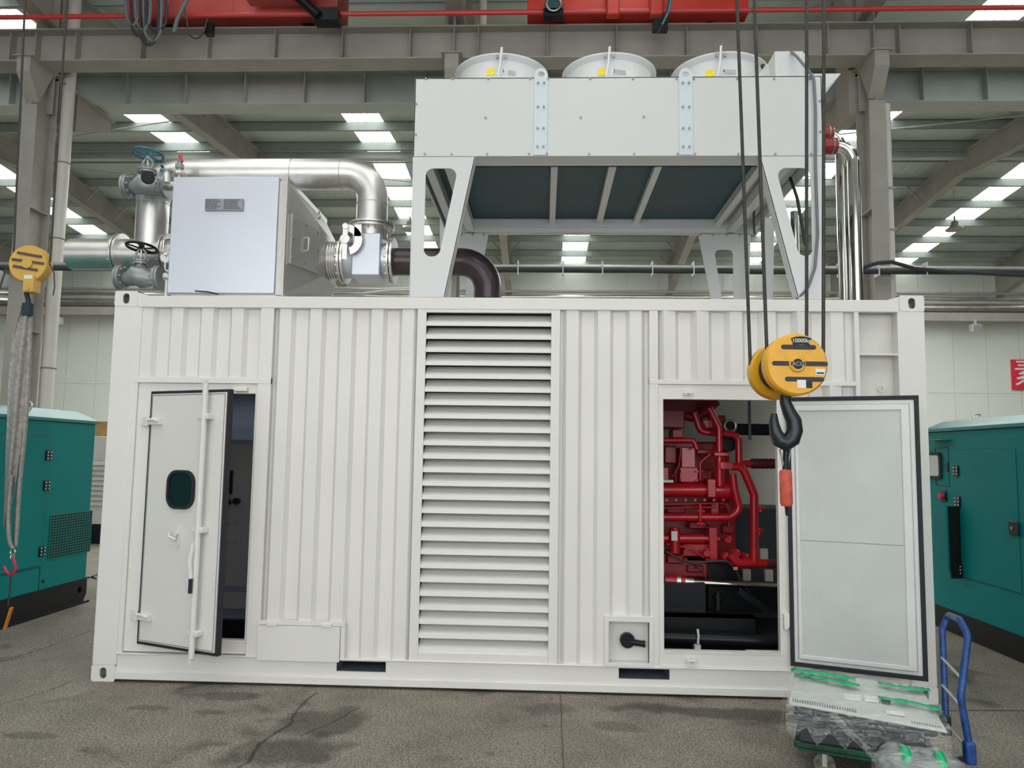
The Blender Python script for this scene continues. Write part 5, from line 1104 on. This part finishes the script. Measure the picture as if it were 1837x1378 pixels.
# ================================================================== hand trolley with wrapped goods
A_ = R(-21); du = V((cos(A_), sin(A_), 0)); dv = V((-sin(A_), cos(A_), 0))     # du: along, dv: to the rear
o = V((4.655, -1.29, 0))
def loc(u, v, z): return o+du*u+dv*v+ZZ*z
Mt = Matrix(((du.x, dv.x, 0, o.x), (du.y, dv.y, 0, o.y), (0, 0, 1, 0), (0, 0, 0, 1)))
T = thing('hand_trolley', 'green platform trolley with a blue tubular push handle in front of the container', 'trolley', loc(.45, .3, 0))
G().box(0, 0, .135, .68, .62, .175).xf(Mt).build('platform', GREEN, T, .012)
g = G(); g.box(.02, .01, .122, .66, .03, .135); g.box(.02, .59, .122, .66, .61, .135); g.xf(Mt).build('edge_rail', GREEN, T)
for u_ in (.15, .58):
    for v_ in (.07, .53):
        w_ = G().lathe([(.018, -.017), (.044, -.017), (.055, -.012), (.055, .012), (.044, .017), (.018, .017)], (u_, v_, .055), YY, 24, True); w_.cyl((u_, v_-.02, .055), (u_, v_+.02, .055), .02, n=12)
        wh = w_.xf(Mt).build('wheel', mat('worn_wheel', (.16, .16, .11), .6, 0, .8, 40) if u_ < .2 and v_ < .1 else BLACK, T)
        g = G(); g.box(u_-.010, v_-.028, .045, u_+.014, v_-.022, .135); g.box(u_-.010, v_+.022, .045, u_+.014, v_+.028, .135); g.box(u_-.04, v_-.035, .128, u_+.04, v_+.035, .137); g.xf(Mt).build('caster_fork', STEEL, T)
K0 = Mt; pr0, pf0 = at(1697, 1296, -1.05), at(1740, 1345, -1.60)
prt, pft = at(1701, 1103, -.93), at(1737, 1140, -1.52)
G().tube(fillet([pf0, at(1723, 1250, -1.58), pft, at(1722, 1112, -1.40), prt, at(1690, 1130, -.95), pr0], .07, 6), .018, 14).build('push_handle', BLUE, T)
for py0, py1 in ((1180, 1212), (1228, 1263)): G().tube([at(1690, py0, -.99), at(1723, py1+3, -1.56)], .008, 8).build('cross_bar', STEEL, T)
for p in (pr0, pf0): G().box(p.x-.028, p.y-.025, p.z-.07, p.x+.022, p.y+.025, p.z+.04).build('handle_socket', BLUE if p is pf0 else BLACK, T, .01); G().bar(p-ZZ*.04, K0 @ V((.66, .05 if p is pf0 else .57, .15)), .03, .02).build('handle_bracket', BLACK, T)
G().tube([at(1700, 1300, -1.1), at(1737, 1345, -1.6)], .008, 8).build('pedal_rod', STEEL, T)
# package
PK = thing('wrapped_equipment', 'flat grey equipment box in clear stretch film with green tape on the trolley', 'package', loc(.4, .3, .175))
class Skew:
    # maps package coordinates (u along, v to the rear, z) onto the sagging, slightly skewed box
    def bl(s, q, a, b): return (q[0]*(1-a)+q[1]*a)*(1-b)+(q[3]*(1-a)+q[2]*a)*b
    def __matmul__(s, p):
        a = (p[0]+.03)/.87; b = (p[1]+.035)/.665
        return V((s.bl((4.602, 5.284, 5.493, 4.815), a, b), s.bl((-1.388, -1.66, -1.034, -.80), a, b), p[2]+s.bl((0, .013, 0, -.015), a, b)))
K = Skew()
b1 = G().box(.02, .06, .178, .74, .56, .30).xf(K).build('lower_box', PKGD, PK, .012)
G().box(-.01, .0, .30, .80, .60, .335).xf(K).build('lower_case', PKGD, PK, .015)
tp = G(); 
tp.hexa([(-.03, -.02, .385), (.84, -.05, .345), (.80, .63, .385), (-.02, .63, .42), (-.03, -.02, .40), (.84, -.05, .357), (.80, .63, .40), (-.02, .63, .435)])
tpo = tp.xf(K).build('lid', PKG, PK, .004)
g = G()
for i in range(26):
    u_ = -.01+i*.0145; zt5 = .4005-(u_+.03)*.049
    g.box(u_, -.005, zt5, u_+.006, .07, zt5+.004)
g.xf(K).build('cooling_slots', PKGD, tpo)
for i in range(12):
    u_ = .66+i*.0135
    G().box(u_, -.02, .366-(i*.0007), u_+.005, .02, .3695-(i*.0007)).xf(K).build('cooling_slot', PKGD, tpo)
for (u0, u1, m_) in ((.30, .40, PAPER), (.42, .50, PAPER), (.52, .57, PKGD)):
    G().box(u0, .20, .394, u1, .30, .402).xf(K).build('inset_panel', m_, tpo)
G().prism([rect(0, 0, .085, .05)], K @ V((.53, .045, .381)), du, (dv+ZZ*.08).normalized(), ZZ, .002).build('white_label', PAPER, tpo)
# film: draped sheet with wrinkles around the box
def drape(u0, u1, v0, v1, zf, nu, nv, seed, amp, skirt):
    rnd = random.Random(seed); rows = []
    prof = [(-.02, -skirt)]+[(-.012, -skirt*.5)]+[(k/nv, 0) for k in range(nv+1)]
    for j, (s, dz) in enumerate(prof):
        row = []
        for i in range(nu+1):
            u = u0+(u1-u0)*i/nu; v = v0+(v1-v0)*s; z = zf(u, max(s, 0))+dz*(1+.25*sin(i*1.3))
            row.append(K @ V((u+rnd.uniform(-amp, amp), v+rnd.uniform(-amp, amp)+(.012*sin(i*1.9) if dz else 0), z+rnd.uniform(0, amp*1.4))))
        rows.append(row)
    return rows
rows = drape(-.045, .86, -.055, .66, lambda u, s: .415+.034*s-.052*(u+.04)+.0, 30, 16, 5, .007, .16)
n_ = 31; fs = []
for j in range(len(rows)-1):
    for i in range(n_-1): fs.append((j*n_+i, j*n_+i+1, (j+1)*n_+i+1, (j+1)*n_+i))
fo_ = G().add([p for r_ in rows for p in r_], fs).build('stretch_film', FILM, PK, smooth=180)
# left end flap
vs = []; rnd = random.Random(9)
for j in range(6):
    for i in range(8): vs.append(K @ V((-.05-.02*sin(i*1.1)-.03*(j/5)*(1 if i < 5 else .3), -.03+.09*i, .41-.045*j*(1+.2*sin(i*2)))))
G().add(vs, [(j*8+i, j*8+i+1, (j+1)*8+i+1, (j+1)*8+i) for j in range(5) for i in range(7)]).build('film_flap', FILM, PK, smooth=180)
# green tape bands lying over the film
def tape(pts, w_, seed):
    rnd = random.Random(seed); vs = []
    for (u, v, z) in pts:
        a = rnd.uniform(.25, 1.0)*w_; vs += [K @ V((u, v-a/2, z)), K @ V((u, v+a/2, z+.002))]
    o_ = G().add(vs, [(2*i, 2*i+1, 2*i+3, 2*i+2) for i in range(len(pts)-1)]).build('green_tape', TAPE, PK, smooth=180); s_ = o_.modifiers.new('solid', 'SOLIDIFY'); s_.thickness = .002
def zt_of(u, v): return .4225+.034*(v+.055)/.715-.052*(u+.04)
tape([(u, .50+.02*sin(u*9), zt_of(u, .5)+.012) for u in [-.04+.02*i for i in range(22)]], .13, 1)
tape([(u, .42-.05*u+.02*sin(u*14), zt_of(u, .4)+.010) for u in [.02+.02*i for i in range(20)]], .09, 2)
tape([(u, .50-.02*sin(u*12), zt_of(u, .5)+.012) for u in [.52+.02*i for i in range(17)]], .10, 3)
tape([(u, .24-.12*(u-.5)+.01*sin(u*20), zt_of(u, .2)+.010) for u in [.5+.02*i for i in range(18)]], .09, 4)
# sagging film rope across the front
P = [K @ V(p) for p in ((.22, -.06, .375), (.30, -.085, .31), (.40, -.10, .24), (.47, -.12, .18), (.52, -.13, .12))]
ribf = []
for i, p in enumerate(P): ribf += [p-du*.022, p+du*.022+ZZ*.006]
G().add(ribf, [(2*i, 2*i+1, 2*i+3, 2*i+2) for i in range(4)]).build('film_strand', FILM, PK, smooth=180)
# wrapped bundle in front
c = atz(1650, 1385, .26); BN = thing('wrapped_bundle', 'lumpy plastic wrapped bundle with green tape at the front edge of the trolley', 'bundle', (c.x, c.y, .175))
def lump(c, rx, ry, rz, seed, nu=28, nv=18, amp=.012):
    rnd = random.Random(seed); vs = []; fs = []
    for j in range(nv+1):
        th = pi*j/nv
        for i in range(nu):
            ph = 2*pi*i/nu; k_ = 1+amp/rx*(sin(5*ph+3*th)+.7*sin(9*ph-4*th)+rnd.uniform(-.5, .5))
            sq = lambda q: math.copysign(abs(q)**.6, q)
            vs.append(V(c)+du*(sq(cos(ph))*sq(sin(th))*rx*k_)+dv*(sq(sin(ph))*sq(sin(th))*ry*k_)+ZZ*(sq(cos(th))*rz*k_))
    for j in range(nv):
        for i in range(nu): fs.append((j*nu+i, j*nu+(i+1) % nu, (j+1)*nu+(i+1) % nu, (j+1)*nu+i))
    return G().add(vs, fs)
cz = V((c.x, c.y, .265)); lump(cz, .17, .12, .080, 3).build('core', mat('bundle_grey', (.20, .22, .22), .6, 0, .3, 9), BN, smooth=180)
lump(cz, .185, .13, .088, 8, amp=.013).build('stretch_film', FILM, BN, smooth=180)
for u_ in (-.06, .08):
    vs = []
    for i in range(9):
        th = R(-20+i*18); p = cz+du*(u_+.01*cos(th))+dv*(-.128*cos(th))+ZZ*(.096*sin(th)); vs += [p-du*.02, p+du*.02]
    o_ = G().add(vs, [(2*i, 2*i+1, 2*i+3, 2*i+2) for i in range(8)]).build('green_tape', TAPE, BN, smooth=180); s_ = o_.modifiers.new('solid', 'SOLIDIFY'); s_.thickness = .002
